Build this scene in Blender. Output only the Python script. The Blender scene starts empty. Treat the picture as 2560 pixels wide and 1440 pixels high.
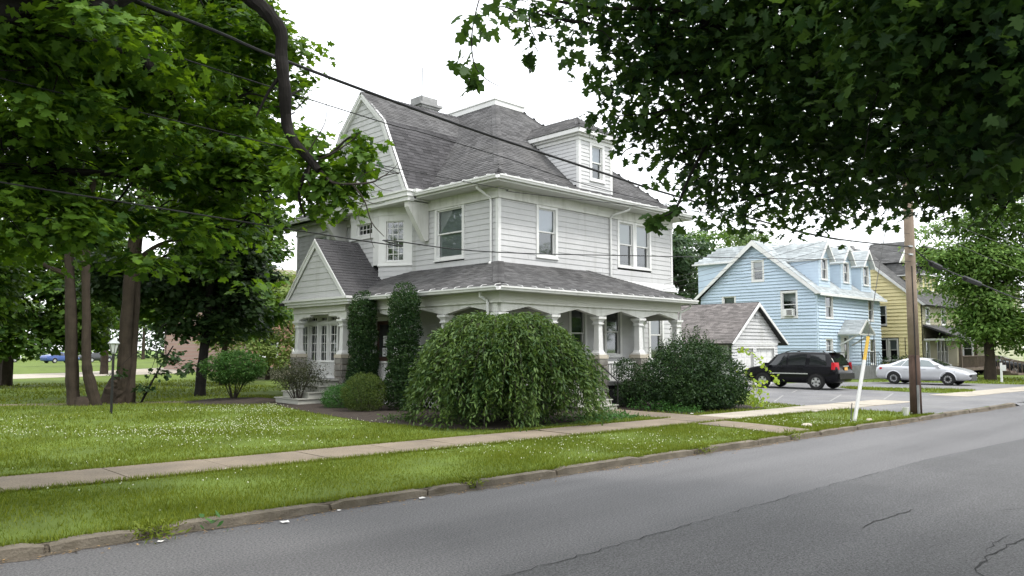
import bpy, math, random
import numpy as np
from mathutils import Vector, Matrix

R = math.radians
sc = bpy.context.scene
COL = sc.collection
random.seed(7)

# ------------------------------------------------------------------ camera
cd = bpy.data.cameras.new('camera')
cam = bpy.data.objects.new('camera', cd)
COL.objects.link(cam)
cam.location = (0, 0, 2.1)
cam.rotation_euler = (R(90 + 4.43), 0, R(45.65 - 90))
cd.sensor_width = 36.0
cd.lens = 36.0 * 1950 / 2560
cd.clip_end = 3000
sc.camera = cam

# ------------------------------------------------------------------ light
wd = bpy.data.worlds.new('World')
sc.world = wd
wd.use_nodes = True
nt = wd.node_tree
nt.nodes.clear()
wo = nt.nodes.new('ShaderNodeOutputWorld')
bg = nt.nodes.new('ShaderNodeBackground')
sky = nt.nodes.new('ShaderNodeTexSky')
sky.sky_type = 'NISHITA'
sky.sun_disc = False
sky.sun_elevation = R(58)
sky.sun_rotation = R(200)
sky.dust_density = 4.0
mx = nt.nodes.new('ShaderNodeMixRGB')
cn_ = nt.nodes.new('ShaderNodeTexNoise')    # thin and thick places in the overcast layer
cn_.inputs['Scale'].default_value = 2.6
cn_.inputs['Detail'].default_value = 5
tc_ = nt.nodes.new('ShaderNodeTexCoord')
nt.links.new(tc_.outputs['Generated'], cn_.inputs['Vector'])
cr_ = nt.nodes.new('ShaderNodeMapRange')
cr_.inputs[1].default_value = .35
cr_.inputs[2].default_value = .65
cr_.inputs[3].default_value = .70
cr_.inputs[4].default_value = .97
nt.links.new(cn_.outputs['Fac'], cr_.inputs[0])
nt.links.new(cr_.outputs[0], mx.inputs[0])
mx.inputs[2].default_value = (13.0, 13.3, 13.6, 1)
nt.links.new(sky.outputs[0], mx.inputs[1])
nt.links.new(mx.outputs[0], bg.inputs[0])
bg.inputs[1].default_value = 0.11
nt.links.new(bg.outputs[0], wo.inputs[0])
sl = bpy.data.lights.new('sun', 'SUN')
sl.energy = 1.5
sl.angle = R(10)
sl.color = (1.0, 0.97, 0.92)
so = bpy.data.objects.new('sun', sl)
COL.objects.link(so)
so.rotation_euler = (R(32), 0, R(20))
vs = sc.view_settings
vs.view_transform = 'Standard'
vs.look = 'None'
vs.exposure = 0.86
vs.gamma = 1.0
vs.use_curve_mapping = False
sc.cycles.max_bounces = 7
sc.cycles.diffuse_bounces = 4
sc.cycles.glossy_bounces = 3
sc.cycles.transmission_bounces = 4
sc.cycles.transparent_max_bounces = 8

# ------------------------------------------------------------------ helpers
OFF = {}


def link(o, parent=None, loc=(0, 0, 0)):
    COL.objects.link(o)
    loc = Vector(loc)
    if parent is not None:
        o.parent = parent
        o.location = loc - OFF[parent.name]
    else:
        o.location = loc
    OFF[o.name] = loc
    return o


def tag(o, label=None, cat=None, group=None, kind=None):
    if label:
        o['label'] = label
    if cat:
        o['category'] = cat
    if group:
        o['group'] = group
    if kind:
        o['kind'] = kind
    return o


def thing(name, label, cat, loc=(0, 0, 0), group=None):
    o = bpy.data.objects.new(name, None)
    o.empty_display_size = 0.2
    link(o, None, loc)
    return tag(o, label, cat, group)


class MB:
    def __init__(self):
        self.v = []
        self.f = []

    def add(self, vs_, fs_):
        n = len(self.v)
        self.v += [tuple(p) for p in vs_]
        self.f += [tuple(i + n for i in q) for q in fs_]
        return self

    def hexa(self, p):
        return self.add(p, [(0, 3, 2, 1), (4, 5, 6, 7), (0, 1, 5, 4), (1, 2, 6, 5), (2, 3, 7, 6), (3, 0, 4, 7)])

    def box(self, x0, x1, y0, y1, z0, z1):
        return self.hexa([(x0, y0, z0), (x1, y0, z0), (x1, y1, z0), (x0, y1, z0),
                          (x0, y0, z1), (x1, y0, z1), (x1, y1, z1), (x0, y1, z1)])

    def taper(self, cx, cy, z0, z1, a0, a1):
        return self.hexa([(cx - a0, cy - a0, z0), (cx + a0, cy - a0, z0), (cx + a0, cy + a0, z0), (cx - a0, cy + a0, z0),
                          (cx - a1, cy - a1, z1), (cx + a1, cy - a1, z1), (cx + a1, cy + a1, z1), (cx - a1, cy + a1, z1)])

    def prism(self, poly, off):
        n = len(poly)
        off = Vector(off)
        a = [Vector(p) for p in poly]
        b = [p + off for p in a]
        fs_ = [tuple(range(n))[::-1], tuple(range(n, 2 * n))]
        for i in range(n):
            j = (i + 1) % n
            fs_.append((i, j, n + j, n + i))
        return self.add(a + b, fs_)

    def tube(self, pts, r, n=8, cap=True):
        pts = [Vector(p) for p in pts]
        m = len(pts)
        rs = r if isinstance(r, (list, tuple)) else [r] * m
        vs_ = []
        ref = None
        for i, p in enumerate(pts):
            t = (pts[min(i + 1, m - 1)] - pts[max(i - 1, 0)]).normalized()
            if ref is None:
                ref = t.orthogonal().normalized()
            else:
                ref = (ref - t * ref.dot(t)).normalized()
            b = t.cross(ref)
            for k in range(n):
                a = 2 * math.pi * k / n
                vs_.append(p + (ref * math.cos(a) + b * math.sin(a)) * rs[i])
        fs_ = []
        for i in range(m - 1):
            for k in range(n):
                l = (k + 1) % n
                fs_.append((i * n + k, i * n + l, (i + 1) * n + l, (i + 1) * n + k))
        if cap:
            fs_.append(tuple(range(n))[::-1])
            fs_.append(tuple(range((m - 1) * n, m * n)))
        return self.add(vs_, fs_)

    def lathe(self, cx, cy, prof, n=12):
        vs_ = []
        for (r, z) in prof:
            for k in range(n):
                a = 2 * math.pi * (k + .5) / n
                vs_.append((cx + r * math.cos(a), cy + r * math.sin(a), z))
        fs_ = []
        for i in range(len(prof) - 1):
            for k in range(n):
                l = (k + 1) % n
                fs_.append((i * n + k, i * n + l, (i + 1) * n + l, (i + 1) * n + k))
        fs_.append(tuple(range(n))[::-1])
        fs_.append(tuple(range((len(prof) - 1) * n, len(prof) * n)))
        return self.add(vs_, fs_)

    def mesh(self, name, mat, smooth=False):
        me = bpy.data.meshes.new(name)
        me.from_pydata(self.v, [], self.f)
        me.materials.append(mat)
        if smooth:
            me.polygons.foreach_set('use_smooth', [True] * len(me.polygons))
        me.update()
        return me

    def build(self, name, mat, parent=None, loc=(0, 0, 0), smooth=False):
        return link(bpy.data.objects.new(name, self.mesh(name, mat, smooth)), parent, loc)


def inst(name, me, parent, loc, rot=None, scale=None):
    o = link(bpy.data.objects.new(name, me), parent, loc)
    if rot:
        o.rotation_euler = rot
    if scale:
        o.scale = scale
    return o


class Fr:
    """a wall frame: origin, along-wall direction u, outward normal n"""

    def __init__(self, o, u, n):
        self.o = Vector(o)
        self.u = Vector(u).normalized()
        self.n = Vector(n).normalized()

    def p(self, u, d, z):
        q = self.o + self.u * u + self.n * d
        return (q.x, q.y, q.z + z)

    def box(self, mb, u0, u1, d0, d1, z0, z1):
        return mb.hexa([self.p(u0, d1, z0), self.p(u1, d1, z0), self.p(u1, d0, z0), self.p(u0, d0, z0),
                        self.p(u0, d1, z1), self.p(u1, d1, z1), self.p(u1, d0, z1), self.p(u0, d0, z1)])


# ------------------------------------------------------------------ materials
def mat(name, col, rough=.8, var=.12, vscale=1.5, island=0.0, bump=0.0, bscale=30.0, bstretch=None, spec=.3, metal=0.0,
        coat=0.0, grime=None, speck=0.0, gstretch=None):
    m = bpy.data.materials.new(name)
    m.use_nodes = True
    t = m.node_tree
    b = t.nodes['Principled BSDF']
    b.inputs['Roughness'].default_value = rough
    b.inputs['Metallic'].default_value = metal
    b.inputs['Specular IOR Level'].default_value = spec
    b.inputs['Coat Weight'].default_value = coat
    geo = t.nodes.new('ShaderNodeNewGeometry')
    nz = t.nodes.new('ShaderNodeTexNoise')
    nz.inputs['Scale'].default_value = vscale
    nz.inputs['Detail'].default_value = 5
    nz.inputs['Roughness'].default_value = .62
    t.links.new(geo.outputs['Position'], nz.inputs['Vector'])
    mr = t.nodes.new('ShaderNodeMapRange')
    mr.inputs[1].default_value = .3
    mr.inputs[2].default_value = .7
    mr.inputs[3].default_value = 1 - var
    mr.inputs[4].default_value = 1 + var
    t.links.new(nz.outputs['Fac'], mr.inputs[0])
    fac = mr.outputs[0]
    if island:
        mi = t.nodes.new('ShaderNodeMapRange')
        mi.inputs[3].default_value = 1 - island
        mi.inputs[4].default_value = 1 + island
        t.links.new(geo.outputs['Random Per Island'], mi.inputs[0])
        mm = t.nodes.new('ShaderNodeMath')
        mm.operation = 'MULTIPLY'
        t.links.new(fac, mm.inputs[0])
        t.links.new(mi.outputs[0], mm.inputs[1])
        fac = mm.outputs[0]
    vm = t.nodes.new('ShaderNodeVectorMath')
    vm.operation = 'SCALE'
    vm.inputs[0].default_value = col[:3]
    t.links.new(fac, vm.inputs['Scale'])
    outc = vm.outputs[0]
    if grime:
        gcol, gscale, lo, hi = grime
        n2 = t.nodes.new('ShaderNodeTexNoise')
        n2.inputs['Scale'].default_value = gscale
        n2.inputs['Detail'].default_value = 6
        if gstretch:
            mp2 = t.nodes.new('ShaderNodeMapping')
            mp2.inputs['Scale'].default_value = gstretch
            mp2.inputs['Rotation'].default_value = (0, 0, .048)
            t.links.new(geo.outputs['Position'], mp2.inputs['Vector'])
            t.links.new(mp2.outputs[0], n2.inputs['Vector'])
        else:
            t.links.new(geo.outputs['Position'], n2.inputs['Vector'])
        m2 = t.nodes.new('ShaderNodeMapRange')
        m2.inputs[1].default_value = lo
        m2.inputs[2].default_value = hi
        t.links.new(n2.outputs['Fac'], m2.inputs[0])
        mixc = t.nodes.new('ShaderNodeMixRGB')
        t.links.new(m2.outputs[0], mixc.inputs[0])
        t.links.new(outc, mixc.inputs[1])
        mixc.inputs[2].default_value = (*gcol, 1)
        outc = mixc.outputs[0]
    if speck:
        n3 = t.nodes.new('ShaderNodeTexNoise')
        n3.inputs['Scale'].default_value = 42
        n3.inputs['Detail'].default_value = 3
        n3.inputs['Roughness'].default_value = .75
        t.links.new(geo.outputs['Position'], n3.inputs['Vector'])
        m3 = t.nodes.new('ShaderNodeMapRange')
        m3.inputs[1].default_value = .3
        m3.inputs[2].default_value = .7
        m3.inputs[3].default_value = 1 - speck
        m3.inputs[4].default_value = 1 + speck
        t.links.new(n3.outputs['Fac'], m3.inputs[0])
        v3 = t.nodes.new('ShaderNodeVectorMath')
        v3.operation = 'SCALE'
        t.links.new(outc, v3.inputs[0])
        t.links.new(m3.outputs[0], v3.inputs['Scale'])
        outc = v3.outputs[0]
    t.links.new(outc, b.inputs['Base Color'])
    if bump:
        bn = t.nodes.new('ShaderNodeTexNoise')
        bn.inputs['Scale'].default_value = bscale
        bn.inputs['Detail'].default_value = 4
        src = geo.outputs['Position']
        if bstretch:
            mp = t.nodes.new('ShaderNodeMapping')
            mp.inputs['Scale'].default_value = bstretch
            t.links.new(src, mp.inputs['Vector'])
            src = mp.outputs[0]
        t.links.new(src, bn.inputs['Vector'])
        bp = t.nodes.new('ShaderNodeBump')
        bp.inputs['Strength'].default_value = bump
        bp.inputs['Distance'].default_value = .02
        t.links.new(bn.outputs['Fac'], bp.inputs['Height'])
        t.links.new(bp.outputs[0], b.inputs['Normal'])
    return m


def leafmat(name, col, col2, trans=.35, island=.3, vscale=.8):
    m = bpy.data.materials.new(name)
    m.use_nodes = True
    t = m.node_tree
    t.nodes.clear()
    out = t.nodes.new('ShaderNodeOutputMaterial')
    geo = t.nodes.new('ShaderNodeNewGeometry')
    nz = t.nodes.new('ShaderNodeTexNoise')
    nz.inputs['Scale'].default_value = vscale
    nz.inputs['Detail'].default_value = 3
    t.links.new(geo.outputs['Position'], nz.inputs['Vector'])
    ad = t.nodes.new('ShaderNodeMath')
    ad.operation = 'ADD'
    t.links.new(nz.outputs['Fac'], ad.inputs[0])
    t.links.new(geo.outputs['Random Per Island'], ad.inputs[1])
    mr = t.nodes.new('ShaderNodeMapRange')
    mr.inputs[1].default_value = .45
    mr.inputs[2].default_value = 1.55
    t.links.new(ad.outputs[0], mr.inputs[0])
    mc = t.nodes.new('ShaderNodeMixRGB')
    mc.inputs[1].default_value = (*col, 1)
    mc.inputs[2].default_value = (*col2, 1)
    t.links.new(mr.outputs[0], mc.inputs[0])
    pb = t.nodes.new('ShaderNodeBsdfPrincipled')
    pb.inputs['Roughness'].default_value = .55
    pb.inputs['Specular IOR Level'].default_value = .25
    t.links.new(mc.outputs[0], pb.inputs['Base Color'])
    tr = t.nodes.new('ShaderNodeBsdfTranslucent')
    hs = t.nodes.new('ShaderNodeHueSaturation')
    hs.inputs['Hue'].default_value = .48
    hs.inputs['Saturation'].default_value = 1.1
    hs.inputs['Value'].default_value = 1.5
    t.links.new(mc.outputs[0], hs.inputs['Color'])
    t.links.new(hs.outputs[0], tr.inputs['Color'])
    ms = t.nodes.new('ShaderNodeMixShader')
    ms.inputs[0].default_value = trans
    t.links.new(pb.outputs[0], ms.inputs[1])
    t.links.new(tr.outputs[0], ms.inputs[2])
    t.links.new(ms.outputs[0], out.inputs[0])
    return m


def glassmat(name, tint=(.55, .6, .6), refl=.15):
    m = bpy.data.materials.new(name)
    m.use_nodes = True
    t = m.node_tree
    t.nodes.clear()
    out = t.nodes.new('ShaderNodeOutputMaterial')
    tr = t.nodes.new('ShaderNodeBsdfTransparent')
    tr.inputs[0].default_value = (*tint, 1)
    gl = t.nodes.new('ShaderNodeBsdfGlossy')
    gl.inputs['Roughness'].default_value = .04
    gl.inputs['Color'].default_value = (.9, .93, .95, 1)
    lw = t.nodes.new('ShaderNodeLayerWeight')
    lw.inputs[0].default_value = .22
    mr = t.nodes.new('ShaderNodeMapRange')
    mr.inputs[3].default_value = refl
    mr.inputs[4].default_value = .9
    t.links.new(lw.outputs['Fresnel'], mr.inputs[0])
    ms = t.nodes.new('ShaderNodeMixShader')
    t.links.new(mr.outputs[0], ms.inputs[0])
    t.links.new(tr.outputs[0], ms.inputs[1])
    t.links.new(gl.outputs[0], ms.inputs[2])
    t.links.new(ms.outputs[0], out.inputs[0])
    return m


M = {}
M['siding'] = mat('grey_siding', (.475, .475, .48), .7, .08, 1.1, island=.045, gstretch=(2.2, 2.2, .22), grime=((.33, .33, .31), 1.3, .58, .9), bump=.25, bscale=9, bstretch=(5, 5, .12))
M['siding_white'] = mat('white_siding', (.51, .51, .515), .6, .06, 1.1, island=.04, gstretch=(2.2, 2.2, .22), grime=((.38, .38, .36), 1.3, .58, .9))
M['trim'] = mat('white_trim', (.66, .66, .65), .5, .06, 1.2, gstretch=(3, 3, .5), grime=((.48, .48, .45), 1.5, .56, .85))
M['trim2'] = mat('aged_white_trim', (.59, .59, .56), .55, .09, 1.5, gstretch=(3, 3, .5), grime=((.42, .42, .38), 1.5, .52, .8))
M['porchbeam'] = mat('porch_beam_paint', (.50, .50, .455), .6, .06, 1.0)
M['soffit'] = mat('soffit_paint', (.52, .52, .50), .7, .05, 1.0)
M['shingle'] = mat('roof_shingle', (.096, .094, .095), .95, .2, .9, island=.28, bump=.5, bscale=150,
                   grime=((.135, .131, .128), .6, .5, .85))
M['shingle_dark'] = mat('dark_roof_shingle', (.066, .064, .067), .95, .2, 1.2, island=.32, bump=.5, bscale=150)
M['shingle_tan'] = mat('garage_shingle', (.16, .145, .14), .95, .2, 1.2, island=.25, bump=.5, bscale=150)
M['shingle_lt'] = mat('light_grey_shingle', (.36, .39, .40), .95, .15, 1.2, island=.2, bump=.4, bscale=150)
M['shingle_chr'] = mat('charcoal_shingle', (.10, .10, .10), .95, .2, 1.2, island=.2, bump=.4, bscale=150)
M['roofcore'] = mat('roof_felt', (.05, .05, .05), .95, .1)
M['ceil'] = mat('porch_ceiling_boards', (.17, .15, .12), .7, .12, 2)
M['stone'] = mat('pier_stone', (.20, .19, .17), .9, .3, 3, island=.25, bump=.8, bscale=14)
M['stonecap'] = mat('stone_cap', (.42, .38, .31), .8, .15, 4, bump=.3, bscale=30)
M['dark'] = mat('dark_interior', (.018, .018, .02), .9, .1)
M['floorgrey'] = mat('porch_floor_paint', (.16, .16, .155), .6, .1, 2)
M['step'] = mat('grey_step_paint', (.40, .40, .36), .65, .15, 3)
M['blind'] = mat('window_blind', (.46, .47, .46), .8, .08, 2)
M['blind_lt'] = mat('pale_blind', (.58, .60, .70), .8, .05, 2)
M['curtain'] = mat('dark_curtain', (.10, .11, .13), .9, .2, 4)
M['glass'] = glassmat('window_glass')
M['door'] = mat('dark_brown_door', (.05, .022, .014), .4, .2, 3)
M['paper'] = mat('paper', (.8, .8, .8), .8, .02)
M['ink'] = mat('black_ink', (.02, .02, .02), .8, .02)
M['chim'] = mat('chimney_stucco', (.25, .25, .25), .9, .25, 2.5, bump=.4, bscale=40)
M['asphalt'] = mat('asphalt', (.098, .096, .099), .62, .14, .45, bump=.8, bscale=90, speck=.85, spec=.45, gstretch=(.07, 1, 1),
                   grime=((.140, .137, .140), .8, .40, .72))
M['asphalt2'] = mat('dark_asphalt', (.078, .077, .079), .66, .16, .5, bump=.8, bscale=90, speck=.9, spec=.4, gstretch=(.07, 1, 1),
                    grime=((.112, .110, .113), .8, .42, .75))
M['parking'] = mat('old_asphalt', (.16, .16, .165), .9, .22, .6, bump=.5, bscale=90, speck=.4, grime=((.21, .205, .20), .35, .45, .75))
M['crack'] = mat('crack_tar', (.035, .035, .035), .95, .2)
M['concrete'] = mat('sidewalk_concrete', (.205, .168, .125), .9, .16, 1.2, bump=.4, bscale=60, speck=.3, grime=((.135, .115, .095), .8, .5, .8))
M['concrete_lt'] = mat('pale_concrete', (.36, .325, .27), .9, .14, 1.2, bump=.3, bscale=60, speck=.3)
M['kerb'] = mat('kerb_stone', (.150, .130, .102), .9, .28, 2.2, island=.12, bump=.8, bscale=35, grime=((.10, .085, .06), 2.5, .5, .72))
M['grassbase'] = mat('lawn_soil_grass', (.095, .138, .018), .95, .3, .7, bump=.6, bscale=50)
M['ground'] = mat('far_ground', (.12, .19, .035), .95, .2, .15)
M['mulch'] = mat('mulch', (.045, .035, .028), .95, .4, 8, bump=1, bscale=40)
M['grass'] = leafmat('grass_blade', (.080, .122, .010), (.178, .220, .026), .25, vscale=.5)
M['clover'] = mat('clover_flower', (.62, .64, .48), .8, .05, 3, island=.15)
M['bark'] = mat('maple_bark', (.045, .034, .025), .95, .3, 3, bump=1.0, bscale=9, bstretch=(1, 1, .22))
M['bark_dark'] = mat('dark_bark', (.014, .012, .011), .95, .3, 4, bump=1.0, bscale=12, bstretch=(1, 1, .3))
M['twig'] = mat('twig', (.05, .042, .036), .9, .2)
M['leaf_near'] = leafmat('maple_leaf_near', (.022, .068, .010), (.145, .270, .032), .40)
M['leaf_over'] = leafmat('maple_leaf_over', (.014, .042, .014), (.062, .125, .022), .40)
M['leaf_mid'] = leafmat('maple_leaf_mid', (.024, .070, .012), (.115, .205, .030), .38)
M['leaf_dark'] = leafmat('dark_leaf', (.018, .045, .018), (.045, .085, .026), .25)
M['leaf_far'] = leafmat('far_leaf', (.060, .115, .030), (.115, .175, .050), .3)
M['leaf_deep'] = leafmat('deep_green_maple_leaf', (.020, .050, .016), (.050, .090, .026), .3)  # even dark green for the drooping maple
M['leaf_yellow'] = leafmat('light_green_leaf', (.13, .20, .045), (.23, .29, .09), .35)
M['leaf_weep'] = leafmat('weeping_leaf', (.020, .056, .014), (.105, .168, .040), .28)
M['leaf_arb'] = leafmat('arborvitae_leaf', (.010, .032, .012), (.042, .088, .020), .2)
M['leaf_yew'] = leafmat('yew_leaf', (.020, .048, .010), (.095, .135, .022), .2)
M['leaf_yew2'] = leafmat('bright_yew_leaf', (.03, .10, .022), (.07, .17, .035), .25)
M['leaf_round'] = leafmat('burning_bush_leaf', (.028, .085, .018), (.085, .180, .042), .3)
M['leaf_brown'] = leafmat('barberry_leaf', (.030, .042, .020), (.060, .066, .028), .25)
M['leaf_shrub'] = leafmat('dark_shrub_leaf', (.009, .028, .010), (.040, .082, .022), .2)
M['leaf_vine'] = leafmat('vine_leaf', (.22, .34, .05), (.36, .48, .08), .4)
M['leaf_right'] = leafmat('linden_leaf', (.070, .150, .030), (.165, .265, .06), .35)
M['blue'] = mat('blue_siding', (.45, .545, .64), .65, .05, 2, island=.03)
M['bluedk'] = mat('blue_corner', (.49, .59, .68), .65, .05, 2)
M['yellow'] = mat('yellow_siding', (.86, .76, .43), .65, .05, 2, island=.03)
M['palegreen'] = mat('pale_green_siding', (.40, .41, .27), .65, .06, 2, island=.03)
M['yellow_shade'] = mat('shaded_yellow_siding', (.33, .31, .22), .7, .08, 2, island=.03)  # yellow siding with the shade of the street front put into its colour
M['brick'] = mat('red_brick', (.26, .11, .075), .9, .2, 3, island=.25, bump=.4, bscale=40)
M['mortar'] = mat('mortar', (.30, .24, .20), .95, .15, 3)
M['pole'] = mat('pole_wood', (.30, .235, .185), .9, .25, 1.4, bump=.8, bscale=12, bstretch=(4, 4, .15),
                grime=((.24, .17, .13), 1.1, .45, .75))
M['creosote'] = mat('pole_creosote', (.075, .046, .034), .8, .35, 2, bump=.8, bscale=12, bstretch=(4, 4, .15))
M['wire'] = mat('black_wire', (.02, .02, .022), .6, .1)
M['wire_grey'] = mat('grey_wire', (.10, .10, .10), .6, .1)
M['galv'] = mat('galvanised', (.50, .52, .54), .45, .15, 3, metal=.4)
M['yellowpl'] = mat('yellow_plastic', (.62, .40, .07), .5, .15, 4)
M['blackmetal'] = mat('black_metal', (.02, .02, .02), .45, .15, 4)
M['lampglass'] = mat('frosted_lamp_glass', (.62, .64, .64), .25, .05)
M['lampgrey'] = mat('lamp_cap_grey', (.40, .42, .43), .5, .1)
M['woodrail'] = mat('weathered_wood', (.13, .10, .08), .85, .25, 3)
M['suv'] = mat('black_car_paint', (.006, .006, .008), .14, .1, 2, spec=.22, coat=.0)
M['silver'] = mat('silver_car_paint', (.56, .57, .60), .3, .04, 2, metal=.35, spec=.5, coat=.5)
M['carblue'] = mat('blue_car_paint', (.05, .09, .26), .3, .05, 2, coat=.5)
M['carwhite'] = mat('white_car_paint', (.7, .7, .72), .3, .05, 2, coat=.5)
M['cardark'] = mat('dark_grey_car_paint', (.03, .032, .036), .3, .05, 2, coat=.5)
M['carglass'] = mat('car_glass', (.010, .012, .014), .06, .05, 2, spec=.6, coat=.2)
M['carglass_lt'] = mat('car_glass_pale', (.12, .15, .155), .06, .05, 2, spec=.9, coat=.8)
M['tyre'] = mat('tyre_rubber', (.018, .018, .018), .85, .1)
M['rim'] = mat('alloy_rim', (.60, .60, .62), .3, .05, metal=.7)
M['redlight'] = mat('red_tail_light', (.45, .01, .02), .2, .1, coat=.6)
M['headlight'] = mat('headlight_glass', (.55, .57, .6), .12, .1, coat=.6)
M['chrome'] = mat('chrome', (.7, .7, .72), .15, .03, metal=.9)
M['plate'] = mat('orange_plate', (.62, .34, .08), .5, .05)
M['grit'] = mat('gutter_grit', (.105, .088, .068), .95, .45, 5, bump=.8, bscale=60, speck=.6)
M['faded'] = mat('faded_paint', (.26, .26, .25), .9, .3, 6)
M['litter'] = mat('litter_paper', (.72, .70, .68), .8, .1, 6)
M['straw'] = mat('dry_leaf', (.30, .20, .10), .9, .3, 6)


# ------------------------------------------------------------------ building helpers
def siding(fr, parent, z0, z1, exp, L, Rr, m, openings=(), name='siding_board', thick=.027, joints_=True):
    fl = L if callable(L) else (lambda z: L)
    fr_ = Rr if callable(Rr) else (lambda z: Rr)
    z = z0
    out = []
    while z < z1 - .02:
        zt = min(z + exp, z1)
        lb, lt, rb, rt = fl(z), fl(zt), fr_(z), fr_(zt)
        zm = (z + zt) / 2
        segs = [(lb, lt, rb, rt)]
        for (a, b, c, d) in openings:
            if c < zm < d:
                ns = []
                for (p, q, r, s) in segs:
                    if b <= min(p, q) or a >= max(r, s):
                        ns.append((p, q, r, s))
                        continue
                    if a > max(p, q) + .03:
                        ns.append((p, q, a, a))
                    if b < min(r, s) - .03:
                        ns.append((b, b, r, s))
                segs = ns
        cut = []
        for (p, q, r, s) in segs:
            if min(r, s) - max(p, q) > 3.8 and joints_:
                x_ = random.uniform(max(p, q) + 1.2, min(r, s) - 1.2)
                cut += [(p, q, x_ - .004, x_ - .004), (x_ + .004, x_ + .004, r, s)]
            else:
                cut.append((p, q, r, s))
        segs = cut
        for (p, q, r, s) in segs:
            if r - p < .03 and s - q < .03:
                continue
            mb = MB()
            e = .012
            t = thick * random.uniform(.9, 1.1)
            mb.hexa([fr.p(p, t, z), fr.p(r, t, z), fr.p(r, 0, z), fr.p(p, 0, z),
                     fr.p(q, .006, zt + e), fr.p(s, .006, zt + e), fr.p(s, 0, zt + e), fr.p(q, 0, zt + e)])
            out.append(mb.build(name, m, parent))
        z += exp
    return out


def window(fr, parent, u0, u1, z0, z1, cas=.12, blind=.5, bm='blind', nx=1, ny=1, sashes=2, trim='trim', sill=True,
           proud=.05, grid_lower=True, curtain=False, simple=False):
    """casing outer size u0..u1 x z0..z1"""
    mb = MB()
    p = proud
    fr.box(mb, u0, u0 + cas, -.16, p, z0, z1)
    fr.box(mb, u1 - cas, u1, -.16, p, z0, z1)
    fr.box(mb, u0 + cas, u1 - cas, -.16, p - .003, z1 - cas, z1)
    fr.box(mb, u0 + cas, u1 - cas, -.16, p - .003, z0, z0 + cas * .8)
    if sill:
        fr.box(mb, u0 - .02, u1 + .02, 0, p + .035, z0 - .035, z0 + .012)
    w = mb.build('window', M[trim], parent)
    a0, a1, b0, b1 = u0 + cas, u1 - cas, z0 + cas * .8, z1 - cas
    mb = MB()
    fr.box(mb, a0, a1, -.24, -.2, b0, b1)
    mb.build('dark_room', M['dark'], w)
    s = min(.045, (a1 - a0) * .08)
    sm = MB()
    hs = [(b0, b1, -.07)] if sashes == 1 else [(b0, (b0 + b1) / 2 + s * .4, -.085), ((b0 + b1) / 2 - s * .4, b1, -.045)]
    rects = []
    for i, (c0, c1, d) in enumerate(hs):
        fr.box(sm, a0, a0 + s, d - .02, d + .02, c0, c1)
        fr.box(sm, a1 - s, a1, d - .02, d + .02, c0, c1)
        fr.box(sm, a0 + s, a1 - s, d - .018, d + .018, c0, c0 + s)
        fr.box(sm, a0 + s, a1 - s, d - .018, d + .018, c1 - s, c1)
        rects.append((a0 + s, a1 - s, c0 + s, c1 - s, d))
    sm.build('sash', M[trim], w)
    for (x0, x1, c0, c1, d) in rects:
        mu = MB()
        for i in range(nx):
            for j in range(ny):
                gx = .011 if nx > 1 else 0
                q0, q1 = x0 + (x1 - x0) * i / nx, x0 + (x1 - x0) * (i + 1) / nx
                r0, r1 = c0 + (c1 - c0) * j / ny, c0 + (c1 - c0) * (j + 1) / ny
                pm = MB().add([fr.p(q0 + gx, d, r0 + gx), fr.p(q1 - gx, d, r0 + gx), fr.p(q1 - gx, d, r1 - gx),
                               fr.p(q0 + gx, d, r1 - gx)], [(0, 1, 2, 3)])
                pm.build('pane', M['glass'], w)
                if i:
                    fr.box(mu, q0 - .014, q0 + .014, d - .012, d + .014, r0, r1)
            for_j = range(1, ny) if i == 0 else []
            for j in for_j:
                rr = c0 + (c1 - c0) * j / ny
                fr.box(mu, x0, x1, d - .011, d + .013, rr - .014, rr + .014)
        if mu.v:
            mu.build('muntin', M[trim], w)
    if blind > 0:
        bmb = MB()
        fr.box(bmb, a0 + s * .6, a1 - s * .6, -.15, -.135, b1 - (b1 - b0) * blind, b1)
        bmb.build('blind', M[bm], w)
    if curtain:
        cm = MB()
        for k in range(10):
            c0 = a0 + (a1 - a0) * k / 10
            fr.box(cm, c0 + .005, c0 + (a1 - a0) / 10 - .01, -.17 - .012 * (k % 2), -.155 - .012 * (k % 2), b0, b1)
        cm.build('curtain', M['curtain'], w)
    return w


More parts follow.
